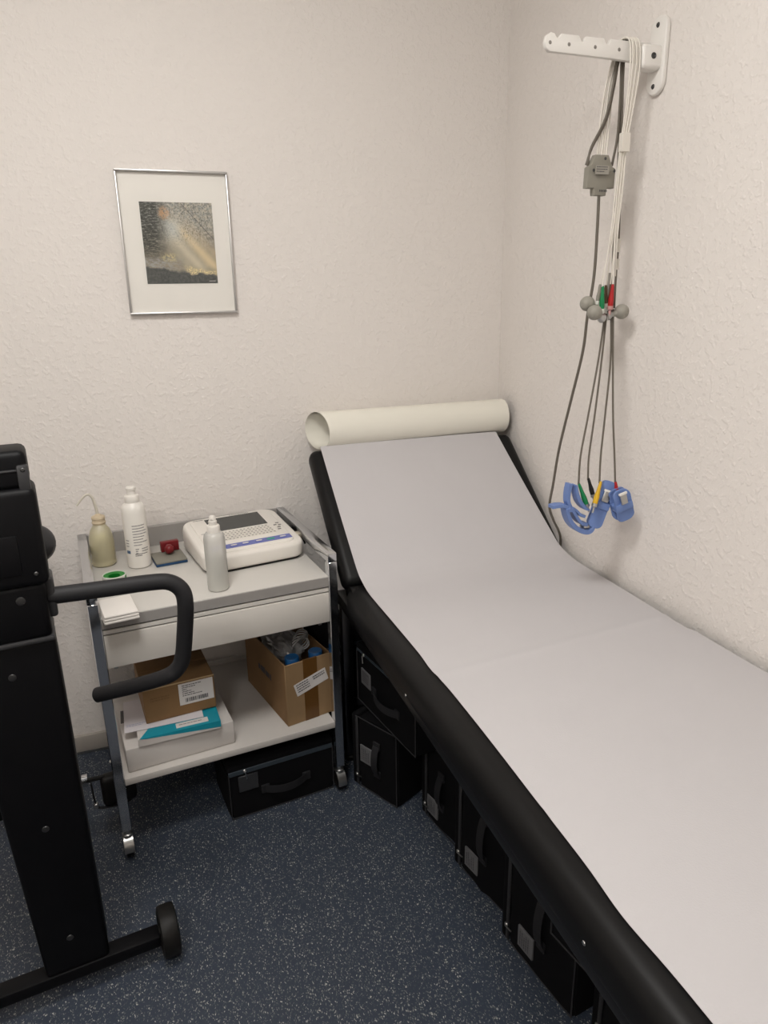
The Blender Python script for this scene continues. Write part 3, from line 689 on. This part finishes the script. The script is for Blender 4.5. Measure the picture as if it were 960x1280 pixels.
for k,(x,y) in enumerate(((.040,.038),(.113,.034))):
    q=CX@V((x,y,.0045)); b=thing('capped_bottle',('dark bottle with blue screw cap at the left front corner inside the open cardboard box','dark bottle with blue screw cap at the right front corner inside the open cardboard box')[k],'bottle',q,0,'blue capped bottles in the cardboard box')
    p=nb(); lathe(p,[(0,.001),(.024,0),(.026,.003),(.026,.150),(.022,.165),(.016,.172),(.016,.178)],24,X=Lm(q)); obj('bottle_body',p,'rubber',b)
    p=nb(); lathe(p,[(.0195,.172),(.0205,.173),(.0205,.190),(.019,.192),(.010,.1905),(.004,.1895),(0,.1895)],28,X=Lm(q)); obj('cap',p,'bluecap',b)
def crumple(bm, sc, seed, amp):
    bmesh.ops.create_icosphere(bm, subdivisions=4, radius=1)
    for v in bm.verts:
        n=noise.noise(v.co*2.3+V((seed,0,0)))*amp+abs(noise.noise(v.co*5+V((0,seed,0))))*amp*.8
        v.co=v.co*(1+n); v.co=V((v.co.x*sc[0],v.co.y*sc[1],v.co.z*sc[2]))
    return bm
p=crumple(nb(),(.050,.095,.050),3,.28); p.transform(CX@Matrix.Translation((.066,.165,.172)))
solo('clear_plastic_bag',p,'film','crumpled clear plastic bag stuffed in the open cardboard box','plastic bag',CX@V((.066,.165,.10)),ang=28)
p=nb()
for j in range(6):
    pts=[]; rr=.026-.0012*j
    for i in range(25):
        a=R(360*i/24); pts.append(CX@V((.092+.003*j+rr*math.cos(a),.085+.006*j+.005*math.sin(a*2+j),.200+.003*j+rr*.9*math.sin(a)*.75+.0*j)))
    tube(p,pts,.0021,6,2)
solo('coiled_tubing',p,'coil','coil of clear shiny tubing between the two blue bottle caps','tubing',CX@V((.092,.085,.18)))

# ------------------------------------------------------------------ picture
PX,PZ=-1.0347,1.5739; pw,ph=.302,.3805
pic=thing('framed_picture','silver framed forest photograph with white mount on the back wall','picture',(PX,0,PZ-ph/2))
for a,b in (((-pw/2,-.018,-ph/2),(pw/2,-.001,-ph/2+.0062)),((-pw/2,-.018,ph/2-.0062),(pw/2,-.001,ph/2)),((-pw/2,-.018,-ph/2+.0062),(-pw/2+.0062,-.001,ph/2-.0062)),((pw/2-.0062,-.018,-ph/2+.0062),(pw/2,-.001,ph/2-.0062))):
    p=nb(); box(p,a,b,.0022,2,X=Matrix.Translation((PX,0,PZ))); obj('frame_side',p,'alu',pic)
p=nb(); box(p,(-pw/2+.006,-.006,-ph/2+.006),(pw/2-.006,-.002,ph/2-.006),X=Matrix.Translation((PX,0,PZ))); obj('mount',p,'mount',pic)
p=nb(); box(p,(-.0975,-.0068,-.1155),(.0985,-.0058,.1005),X=Matrix.Translation((PX+.003,0,PZ+.009))); obj('photo_print',p,'art',pic)
p=nb(); box(p,(-pw/2+.007,-.0110,-ph/2+.007),(pw/2-.007,-.0100,ph/2-.007),X=Matrix.Translation((PX,0,PZ))); obj('glass',p,'glass',pic)
p=nb()
for (a,b_,cc,d_) in words(1,.018,.0022,.8,51): quads(p,[[V((PX+.078+x,-.0072,PZ-.1015+y)) for x,y in ((a,cc),(b_,cc),(b_,d_),(a,d_))]])
obj('print',p,'label',pic)

# ------------------------------------------------------------------ wall bracket
BY=-.712
br=thing('cable_bracket','white wall bracket with notched arm holding cables on right wall','bracket',(0,BY,1.848))
out=[]
for i in range(13):
    a=R(-90+180*i/12-90+90); 
pl=[(y,z) for y,z in rrect(-.027,.027,-.078,.078,.0268,8)]
XP=Matrix.Translation((0,BY,1.924)) @ Matrix(((0,0,-1,0),(1,0,0,0),(0,1,0,0),(0,0,0,1)))
p=nb(); prism(p,pl,0,.013,.004,3,X=XP); obj('wall_plate',p,'whiteb',br)
p=nb(); box(p,(-.062,BY-.019,1.893),(-.006,BY+.019,1.941),.009,4); obj('arm_socket',p,'whiteb',br)
YA=BY+.004
outl=[(-.046,1.914),(-.040,1.944),(-.118,1.946)]
outl=[(-.030,1.906),(-.030,1.947),(-.118,1.9465),(-.134,1.9465),(-.139,1.936),(-.145,1.936),(-.152,1.9465),(-.196,1.9465),(-.201,1.936),(-.207,1.936),(-.214,1.9465),(-.257,1.9465),(-.263,1.938),(-.268,1.938),(-.274,1.946),(-.283,1.947),(-.292,1.941),(-.296,1.930),(-.293,1.919),(-.284,1.912),(-.14,1.910),(-.075,1.908)]
p=nb(); prism(p,outl,-.006,.006,.0015,2,X=Matrix.Translation((0,YA,0)) @ Matrix.Rotation(R(90),4,'X')); obj('notched_arm',p,'whiteb',br)
for x in (-.284,-.238,-.173,-.112):
    obj('arm_bolt',lathe(nb(),[(0,.0008),(.0030,.0008),(.0038,0)],12,X=along((x,YA-.006,1.928),(x,YA-.1,1.928))),M['bolt'],br)
obj('socket_screw',lathe(nb(),[(0,.0004),(.003,.0005),(.0045,.0022),(.006,.0015),(.0065,0)],16,X=along((-.034,BY-.019,1.918),(-.034,BY-.1,1.918))),'screwm',br)
for z in (1.924+.060,1.924-.060):
    obj('wall_screw',lathe(nb(),[(0,.001),(.004,.002),(.0055,0)],14,X=along((-.013,BY+.002,z),(-.1,BY+.002,z))),'screwm',br)

# ------------------------------------------------------------------ lead set hanging on the bracket
ld=thing('lead_set','grey and white patient leads hanging from the white wall bracket','cables',(-.085,-.70,1.90))
front=[(-.090,-.690,1.945),(-.086,-.708,1.953),(-.080,-.722,1.942),(-.076,-.724,1.892),(-.078,-.718,1.812),(-.083,-.715,1.747),(-.084,-.712,1.663),(-.087,-.710,1.56)]
for i in range(6):
    dx=(i-2.5)*.0047; dx2=(i-2.5)*.0030
    pts=[]
    for j,q in enumerate(front):
        sp_=dx if j<4 else (dx2 if j==5 else dx*.75); pts.append(V((q[0]+sp_,q[1]-.0015*(i%2),q[2])))
    end={0:(-.112,-.714,1.436),1:(-.108,-.70,1.44),2:(-.094,-.704,1.44),3:(-.083,-.714,1.44),4:(-.079,-.70,1.44),5:(-.072,-.706,1.46)}[i]
    pts.append(V(end)); p=nb(); tube(p,pts,.0018,8,5); obj('white_lead',p,'cablew',ld)
back=[(-.090,-.688,1.947),(-.094,-.684,1.925),(-.108,-.682,1.87),(-.114,-.683,1.80),(-.122,-.690,1.722)]
for i in range(5):
    pts=[V((q[0]+(i-2)*(.0045 if j<3 else .006),q[1]+.001*(i%2),q[2])) for j,q in enumerate(back)]
    p=nb(); tube(p,pts,.0020,8,5); obj('white_lead',p,'cablew',ld)
for k,(pts,r) in enumerate((
    ([(-.088,-.704,1.951),(-.092,-.690,1.930),(-.102,-.690,1.861),(-.116,-.690,1.796),(-.149,-.690,1.738),(-.163,-.692,1.702)],.0028),
    ([(-.094,-.704,1.951),(-.097,-.690,1.930),(-.106,-.692,1.861),(-.121,-.692,1.796),(-.153,-.693,1.738),(-.160,-.693,1.700)],.0026),
    ([(-.084,-.704,1.951),(-.086,-.690,1.925),(-.083,-.690,1.846),(-.083,-.690,1.765),(-.094,-.692,1.702)],.0028),
    ([(-.080,-.704,1.951),(-.081,-.691,1.925),(-.077,-.692,1.814),(-.067,-.692,1.682),(-.060,-.692,1.543),(-.061,-.694,1.46),(-.062,-.698,1.386)],.0026),
    ([(-.084,-.704,1.951),(-.086,-.689,1.92),(-.080,-.689,1.814),(-.075,-.690,1.682),(-.072,-.690,1.543),(-.072,-.694,1.46),(-.076,-.697,1.386)],.0024))):
    p=nb(); tube(p,pts,r,8,6); obj('grey_lead',p,'cable',ld)
p=nb(); box(p,(-.0935,-.7235,1.727),(-.0715,-.7105,1.766),.001,1); obj('sleeve',p,'cablew',ld,label='flat white sleeve around the bundle')
for (x,z0,z1) in ((-.0605,1.515,1.545),(-.0595,1.475,1.500)):
    p=nb(); lathe(p,[(0,0),(.0052,0),(.0052,z1-z0),(0,z1-z0)],10,X=Lm((x,-.693,z0))); obj('cable_marker',p,'cablew',ld)
p=nb(); box(p,(-.087,-.700,1.408),(-.078,-.692,1.468),.0015,1); obj('cable_marker',p,mat('grey_marker',(.42,.40,.36),.5),ld)
# junction module
mo=[(-.148,1.722),(-.112,1.722),(-.099,1.698),(-.090,1.694),(-.091,1.653),(-.111,1.653),(-.113,1.637),(-.146,1.637),(-.148,1.652),(-.168,1.652),(-.167,1.696),(-.160,1.700)]
p=nb(); prism(p,[(-.129+(x+.129)*.95,z) for x,z in mo],-.013,.006,.003,2,X=Matrix.Translation((0,-.700,0)) @ Matrix.Rotation(R(90),4,'X')); mdl=obj('junction_module',p,'module',ld,label='grey junction box with small sticker')
p=nb(); box(p,(-.151,-.7138,1.680),(-.116,-.7125,1.698),0); stk=obj('sticker',p,mat('module_sticker',(.34,.32,.28),.5),mdl)
p=nb()
for (a,b_,cc,d_) in words(3,.030,.014,.35,61): quads(p,[[V((-.149+x,-.7141,1.682+y)) for x,y in ((a,cc),(b_,cc),(b_,d_),(a,d_))]])
for (a,b_,cc,d_) in words(1,.020,.006,.7,66): quads(p,[[V((-.138+x,-.7134,1.642+y)) for x,y in ((a,cc),(b_,cc),(b_,d_),(a,d_))]])
obj('module_print',p,'ink',mdl)
for x,z in ((-.127,1.713),(-.156,1.688),(-.101,1.688)):
    obj('module_screw',lathe(nb(),[(0,.0008),(.003,.0008),(.0035,0)],10,X=along((x,-.713,z),(x,-.8,z))),'screwm',mdl)
p=nb(); tube(p,[(-.129,-.70,1.638),(-.127,-.70,1.559),(-.126,-.698,1.461),(-.130,-.688,1.369),(-.123,-.668,1.282),(-.123,-.63,1.157),(-.124,-.59,1.022),(-.121,-.565,.913),(-.118,-.548,.845),(-.075,-.505,.785),(-.025,-.46,.730),(-.0065,-.445,.690),(-.0065,-.44,.60)],.0036,10,7); obj('trunk_cable',p,'cable',ld)
for pts in ([(-.088,-.70,1.376),(-.111,-.718,1.265),(-.146,-.742,1.134),(-.171,-.758,1.039),(-.179,-.769,.969)],[(-.084,-.70,1.376),(-.100,-.716,1.265),(-.123,-.736,1.131),(-.141,-.75,1.034),(-.1455,-.759,.975)],[(-.072,-.70,1.384),(-.077,-.72,1.264),(-.099,-.745,1.131),(-.115,-.762,1.034),(-.126,-.780,.970)],[(-.066,-.70,1.384),(-.073,-.724,1.264),(-.082,-.754,1.131),(-.084,-.775,1.034),(-.086,-.789,.968)]):
    p=nb(); tube(p,pts,.0024,8,6); obj('limb_lead',p,'cable',ld)
def conn(a,b,m_,tip,r=.0062,parent=ld):
    a,b=V(a),V(b); L=(b-a).length; p=nb()
    lathe(p,[(.0028,0),(.0036,.006),(r*.72,L*.45),(r,L*.7),(r*.95,L),(0,L)],12,X=along(a,b)); o=obj('lead_connector',p,m_,parent)
    p=nb(); lathe(p,[(0,0),(r*1.06,0),(r*1.06,.008),(r*.8,.009),(.0032,.010),(.0030,.024),(0,.025)],12,X=along(b,b+(b-a))); obj('plug_tip',p,tip,o)
conn((-.1105,-.714,1.438),(-.1075,-.712,1.386),'cgreen','tapew'); conn((-.0945,-.703,1.440),(-.0895,-.702,1.398),'cbrown','tapew',.005); conn((-.0825,-.714,1.442),(-.0835,-.712,1.392),'cred',mat('pale_red_tip',(.55,.30,.29),.5),.0066)
conn((-.108,-.700,1.442),(-.112,-.700,1.404),'module','tapew',.005); conn((-.0785,-.700,1.442),(-.0785,-.700,1.396),'cbrown','steel',.005)
conn((-.179,-.770,.972),(-.155,-.772,.918),'cgreen','steel',.0066); conn((-.1455,-.760,.980),(-.131,-.762,.938),'cblack','steel',.006); conn((-.126,-.786,.976),(-.142,-.790,.922),'cyellow','steel',.0068); conn((-.086,-.790,.972),(-.081,-.792,.944),'cred','steel',.006)
for i,(b_,cup,lab) in enumerate((((-.134,-.690,1.398),(-.108,-.694,1.385),'grey rubber suction ball, upper and rear one of the pair on the left'),((-.134,-.722,1.378),(-.108,-.712,1.366),'grey rubber suction ball, lower and front one of the pair on the left'),((-.050,-.712,1.378),(-.072,-.706,1.372),'single grey rubber suction ball right of the red lead plug'))):
    t=thing('suction_electrode',lab,'electrode',b_,0,'suction ball electrodes')
    p=nb(); bmesh.ops.create_uvsphere(p,u_segments=24,v_segments=16,radius=.0178,matrix=Matrix.Translation(b_)); d_=(V(cup)-V(b_)).normalized()
    lathe(p,[(.010,.012),(.007,.019),(.006,.024),(0,.024)],14,X=along(b_,V(b_)+d_)); obj('bulb',p,'ball',t)
    p=nb(); lathe(p,[(0,.022),(.006,.022),(.0065,.026),(.011,.031),(.0115,.037),(.010,.037),(0,.030)],16,X=along(b_,V(b_)+d_)); obj('metal_cup',p,'steel',t)

# ------------------------------------------------------------------ limb clamps
def paddle(bm, w0, w1, L, thick, curve, X):
    """curved tongue along +Y, width along X"""
    def f(u,v):
        wd=w0+(w1-w0)*v; e=1-max(0,(v-.86)/.14)**2*.55
        return V(((u-.5)*wd*e, v*L, curve*math.sin(math.pi*v)))
    t=nb(); grid(t,6,16,f); e=bmesh.ops.extrude_face_region(t,geom=t.faces[:])
    for v in [x for x in e['geom'] if isinstance(x,bmesh.types.BMVert)]: v.co.z+=thick
    bmesh.ops.recalc_face_normals(t,faces=t.faces[:]); return add(bm,t,X)
def clamp(label, X, tone='clamp', sc=1.0, spread=1.0):
    """clothespin-shaped clamp: two jaws crossing at a hinge, jaws along -Y, grips along +Y, width along X"""
    o=X.to_translation(); t=thing('limb_clamp',label,'electrode clamp',o,0,'blue limb electrode clamps')
    for s in (1,-1):
        side=[(.052,.030*s*spread),(.030,.016*s*spread),(.008,.006*s),(-.008,.010*s),(-.022,.024*s*spread),(-.042,.026*s*spread),(-.060,.016*s*spread),(-.070,.004*s*spread),
              (-.068,.000*s),(-.056,.010*s*spread),(-.040,.019*s*spread),(-.024,.017*s*spread),(-.010,.003*s),(.008,-.001*s),(.032,.010*s*spread),(.054,.024*s*spread)]
        t_=nb(); prism(t_,[(y*sc,z*sc) for y,z in (side if s==1 else side[::-1])],-.0135*sc,.0135*sc,.0012,1)
        # outline lies in local (Y,Z), width along X
        t_.transform(Matrix(((0,0,1,0),(1,0,0,0),(0,1,0,0),(0,0,0,1)))); obj('jaw',add(nb(),t_,X),tone,t)
    p=nb(); tube(p,[X@V((-.014*sc,0,0)),X@V((.014*sc,0,0))],.006*sc,12,1); obj('hinge_pin',p,'steel',t)
    p=nb(); box(p,(-.008*sc,-.052*sc,.0195*sc*spread-.0035),(.008*sc,-.030*sc,.0195*sc*spread-.001),.001,1,X=X); obj('electrode_plate',p,'steel',t)
    return t
def clampX(o, ydir, zdir):
    y=V(ydir).normalized(); x=y.cross(V(zdir)).normalized(); z=x.cross(y)
    return Matrix(((x.x,y.x,z.x,o[0]),(x.y,y.y,z.y,o[1]),(x.z,y.z,z.z,o[2]),(0,0,0,1)))
def ribbon(pts, th, y0, y1):
    """bent plastic strip: path in the x-z plane, thickness th(s), reaching from y0 to y1"""
    P=catmull([(x,0,z) for x,z in pts],6); L=[];Rr=[]
    for i,p_ in enumerate(P):
        d_=(P[min(i+1,len(P)-1)]-P[max(i-1,0)]).normalized(); n_=V((-d_.z,0,d_.x)); h_=th(i/(len(P)-1))/2
        L.append(((p_+n_*h_).x,(p_+n_*h_).z)); Rr.append(((p_-n_*h_).x,(p_-n_*h_).z))
    t_=nb(); prism(t_,L+Rr[::-1],-y1,-y0,.0012,1); t_.transform(Matrix.Rotation(R(90),4,'X')); return t_
ca=thing('limb_clamp','blue electrode clamp hanging leftmost, turned sideways with open jaws, on green lead','electrode clamp',(-.19,-.765,.90),0,'blue limb electrode clamps')
obj('grip',ribbon([(-.252,.919),(-.232,.920),(-.212,.916),(-.204,.905)],lambda s:.008+.003*s,-.776,-.752),'clamp',ca)
obj('grip',ribbon([(-.203,.974),(-.207,.950),(-.206,.928),(-.196,.908)],lambda s:.011-.002*s,-.774,-.754),'clamp',ca)
obj('grip',ribbon([(-.190,.970),(-.186,.948),(-.176,.926),(-.160,.908),(-.148,.902)],lambda s:.004+.006*math.sin(math.pi*s),-.780,-.756),'clamp',ca)
obj('jaw',ribbon([(-.212,.912),(-.204,.888),(-.190,.866),(-.170,.850),(-.148,.842),(-.134,.846),(-.128,.862)],lambda s:.009+.003*math.sin(math.pi*s),-.778,-.750),'clamp',ca)
obj('jaw',ribbon([(-.206,.914),(-.190,.898),(-.176,.878),(-.162,.866),(-.148,.862)],lambda s:.008,-.778,-.750),'clamp',ca)
obj('web',ribbon([(-.196,.912),(-.182,.902),(-.170,.890),(-.156,.884)],lambda s:.007,-.776,-.752),'clamp',ca)
obj('electrode_plate',box(nb(),(-.158,-.774,.852),(-.140,-.754,.860),.0015,1),'steel',ca)
obj('hinge_pin',tube(nb(),[(-.204,-.780,.908),(-.204,-.748,.908)],.005,12,1),'clamp',ca)
# the two clamps seen from their broad side
def broad_clamp(label, X, L=.12, w=.036):
    o=X.to_translation(); t=thing('limb_clamp',label,'electrode clamp',o,0,'blue limb electrode clamps')
    p=nb(); prism(p,rrect(-w/2,w/2,-L/2,L/2,w*.38,6),-.003,.003,.0015,2)
    for v in p.verts: v.co.z += .012*math.cos(v.co.y/L*math.pi)
    bmesh.ops.transform(p,matrix=X,verts=p.verts[:]); f=obj('jaw',p,'clamp',t)
    p=nb(); prism(p,rrect(-w/2,w/2,-L/2,L/2,w*.38,6),-.003,.003,.0015,2)
    for v in p.verts: v.co.z -= .012*math.cos(v.co.y/L*math.pi)+.012
    bmesh.ops.transform(p,matrix=X,verts=p.verts[:]); obj('jaw',p,'clamp',t)
    p=nb(); box(p,(-w/2-.0005,-.012,-.016),(w/2+.0005,.008,.012),.003,2,X=X); obj('hinge_block',p,'clamp',t)
    p=nb(); box(p,(-.009,.008,.010),(.009,.036,.0165),.002,2,X=X); obj('electrode_plate',p,'steel',t)
    p=nb(); box(p,(-.011,.034,.012),(.011,.040,.0175),.001,1,X=X); obj('clip',p,'whiteb',t)
    return t
broad_clamp('long blue electrode clamp in the middle, seen broadside, on yellow lead',clampX((-.108,-.772,.910),(.40,.05,1),(-.45,-1,.05)),.125,.036)
broad_clamp('blue electrode clamp hanging rightmost near the wall, on red lead',clampX((-.072,-.806,.914),(-.33,.0,1),(-.25,-1,.45)),.088,.046)

# ------------------------------------------------------------------ exercise bike
BO=(-1.44,-.913,0); BR=R(7.3); BX=Lm(BO,BR)
bk=thing('exercise_bike','black exercise bike seen from its front column beside the trolley','exercise bike',BO,BR)
def bob(name,bm,m,parent=None,**k): bm.transform(BX); return obj(name,bm,m,parent or bk,**k)
def taper(x,y,z): return (x-(z-.075)*.045 if x<0 else x-.0*(z-.075), y, z)
p=nb(); box(p,(-.0625,-.001,.070),(.0625,.085,.836),.010,3,fn=taper); col=bob('column',p,'bike')
p=nb(); box(p,(.056,.030,.10),(.0635,.060,.80),.002,1); bob('column_trim',p,'bike_edge',col)
for x,z in ((-.018,.773),(-.012,.435),(-.006,.157)):
    bob('screw',lathe(nb(),[(0,.0008),(.004,.0015),(.0065,.0008),(.007,0)],14,X=along((x,-.001,z),(x,-1,z))),'screwm',col)
p=nb(); box(p,(-.112,-.006,.838),(.060,.095,.948),.012,3); nk=bob('neck',p,'bike')
p=nb(); box(p,(-.114,-.0075,.832),(.063,.088,.842),.004,2); bob('neck_seam',p,'bike_edge',nk)
bob('screw',lathe(nb(),[(0,.0008),(.004,.0015),(.0075,.0008),(.008,0)],14,X=along((.018,-.006,.919),(.018,-1,.919))),'screwm',nk)
def lean(x,y,z): return (x,y+(z-.94)*.10,z)
p=nb(); box(p,(-.125,-.014,.944),(.070,.075,1.118),.012,3,fn=lean); hd=bob('console',p,'bike')
p=nb(); box(p,(-.123,-.004,1.114),(.064,.085,1.182),.012,3,fn=lean); bob('console_top',p,'bike',hd)
p=nb(); box(p,(-.110,-.0165,.968),(.030,-.010,1.040),.003,2,fn=lean); bob('hatch',p,'bike',hd)
p=nb(); box(p,(-.123,-.006,1.146),(.050,.002,1.151),.002,1,fn=lean); bob('seam',p,'bike_edge',hd)
p=nb(); box(p,(.046,-.0085,1.112),(.065,.006,1.158),.004,2,fn=lean); bob('corner_bracket',p,'bike_edge',hd)
for x,z in ((.056,1.150),(.050,.968)): bob('screw',lathe(nb(),[(0,.0008),(.002,.0015),(.0035,.0008),(.004,0)],12,X=along((x,-.016+(z-.94)*.10+(.007 if z>1.1 else 0),z),(x,-1,z))),'screwm',hd)
p=nb(); bmesh.ops.create_uvsphere(p,u_segments=20,v_segments=12,radius=1); 
for v in p.verts: v.co=V((.056+.033*v.co.x,.085+.030*v.co.y,.992+.036*v.co.z))
bob('rear_knob',p,'bike_edge',hd)
HP=[(-1.384,-.871,.904),(-1.288,-.857,.898),(-1.205,-.846,.894),(-1.168,-.843,.888),(-1.146,-.845,.868),(-1.142,-.846,.835),(-1.149,-.837,.772),(-1.158,-.830,.715),(-1.170,-.826,.688),(-1.195,-.818,.668),(-1.26,-.776,.636),(-1.343,-.731,.605)]
p=nb(); tube(p,HP,.0165,18,6); hb=obj('handlebar',p,'grip',bk)
a,b=V(HP[-2]),V(HP[-1]); p=nb(); lathe(p,[(0,.004),(.012,.004),(.0155,0)],16,X=along(b,b+(b-a))); obj('end_plug',p,'bike_edge',hb)
mi=[BX@V((-(BX.inverted()@V(q)).x-.052,(BX.inverted()@V(q)).y,q[2])) for q in HP]
p=nb(); tube(p,mi,.0165,14,4); obj('handlebar',p,'grip',bk)
p=nb(); box(p,(.055,.020,.866),(.074,.075,.945),.006,3); bob('handle_socket',p,'bike_edge',nk)
# base bar with transport wheels
p=nb(); box(p,(-.215,-.004,.046),(.167,.036,.074),.003,2); bar=bob('stabiliser_bar',p,'bike')
for x in (.188,-.236):
    p=nb(); lathe(p,[(0,-.021),(.014,-.021),(.015,-.015),(.040,-.015),(.046,-.020),(.0545,-.017),(.0560,-.010),(.0560,.010),(.0545,.017),(.046,.020),(.040,.015),(.015,.015),(.014,.021),(0,.021)],36,X=Matrix.Translation((x,.0235,.0562)) @ Matrix.Rotation(R(90),4,'Y'))
    wh=bob('transport_wheel',p,'rubber')
    p=nb(); lathe(p,[(0,.023),(.008,.0225),(.010,.020)],16,X=Matrix.Translation((x,.0235,.0562)) @ Matrix.Rotation(R(90),4,'Y')); bob('hub_cap',p,'bike_edge',wh)
# frame behind the column
p=nb(); box(p,(-.055,.08,.085),(-.005,.72,.135),.006,2); bob('main_beam',p,'bike')
p=nb(); box(p,(-.060,.38,.13),(-.020,.60,.42),.015,3); bob('drive_housing',p,'bike')
p=nb(); tube(p,[(-.045,.56,.40),(-.055,.585,.62),(-.062,.60,.80)],.018,12,3); bob('seat_post',p,'bike_edge')
p=nb(); bmesh.ops.create_uvsphere(p,u_segments=24,v_segments=14,radius=1)
for v in p.verts:
    yy=v.co.y; v.co=V((-.066+v.co.x*(.060+.032*max(0,yy)),.60+yy*.13,.825+v.co.z*.032))
bob('saddle',p,'vinyl')
p=nb(); box(p,(-.30,.60,.050),(-.0,.63,.080),.004,2); bob('rear_bar',p,'bike')
for x in (-.285,-.03): bob('foot',box(nb(),(x-.015,.602,0),(x+.015,.628,.051),.003,1),'rubber')
# crank and pedal on the right
p=nb(); tube(p,[(-.030,.47,.300),(.030,.465,.292)],.013,12,1); tube(p,[(.030,.465,.295),(.052,.455,.205)],.010,10,1,sy=.6); tube(p,[(.044,.455,.205),(.068,.453,.2055)],.016,14,1); cr=bob('crank',p,'chrome')
p=nb(); tube(p,[(.066,.455,.202),(.110,.455,.200)],.006,8,1); box(p,(.096,.436,.112),(.185,.474,.203),.014,3); pd=bob('pedal',p,'rubber')
p=nb(); box(p,(.072,.436,.120),(.084,.448,.134),.002,1); bob('strap_buckle',p,'steel',pd)
p=nb(); tube(p,[(.074,.448,.195),(.078,.444,.128),(.098,.444,.112),(.15,.448,.106),(.182,.450,.120)],.006,8,5,sy=.4); bob('toe_strap',p,'strap',pd)
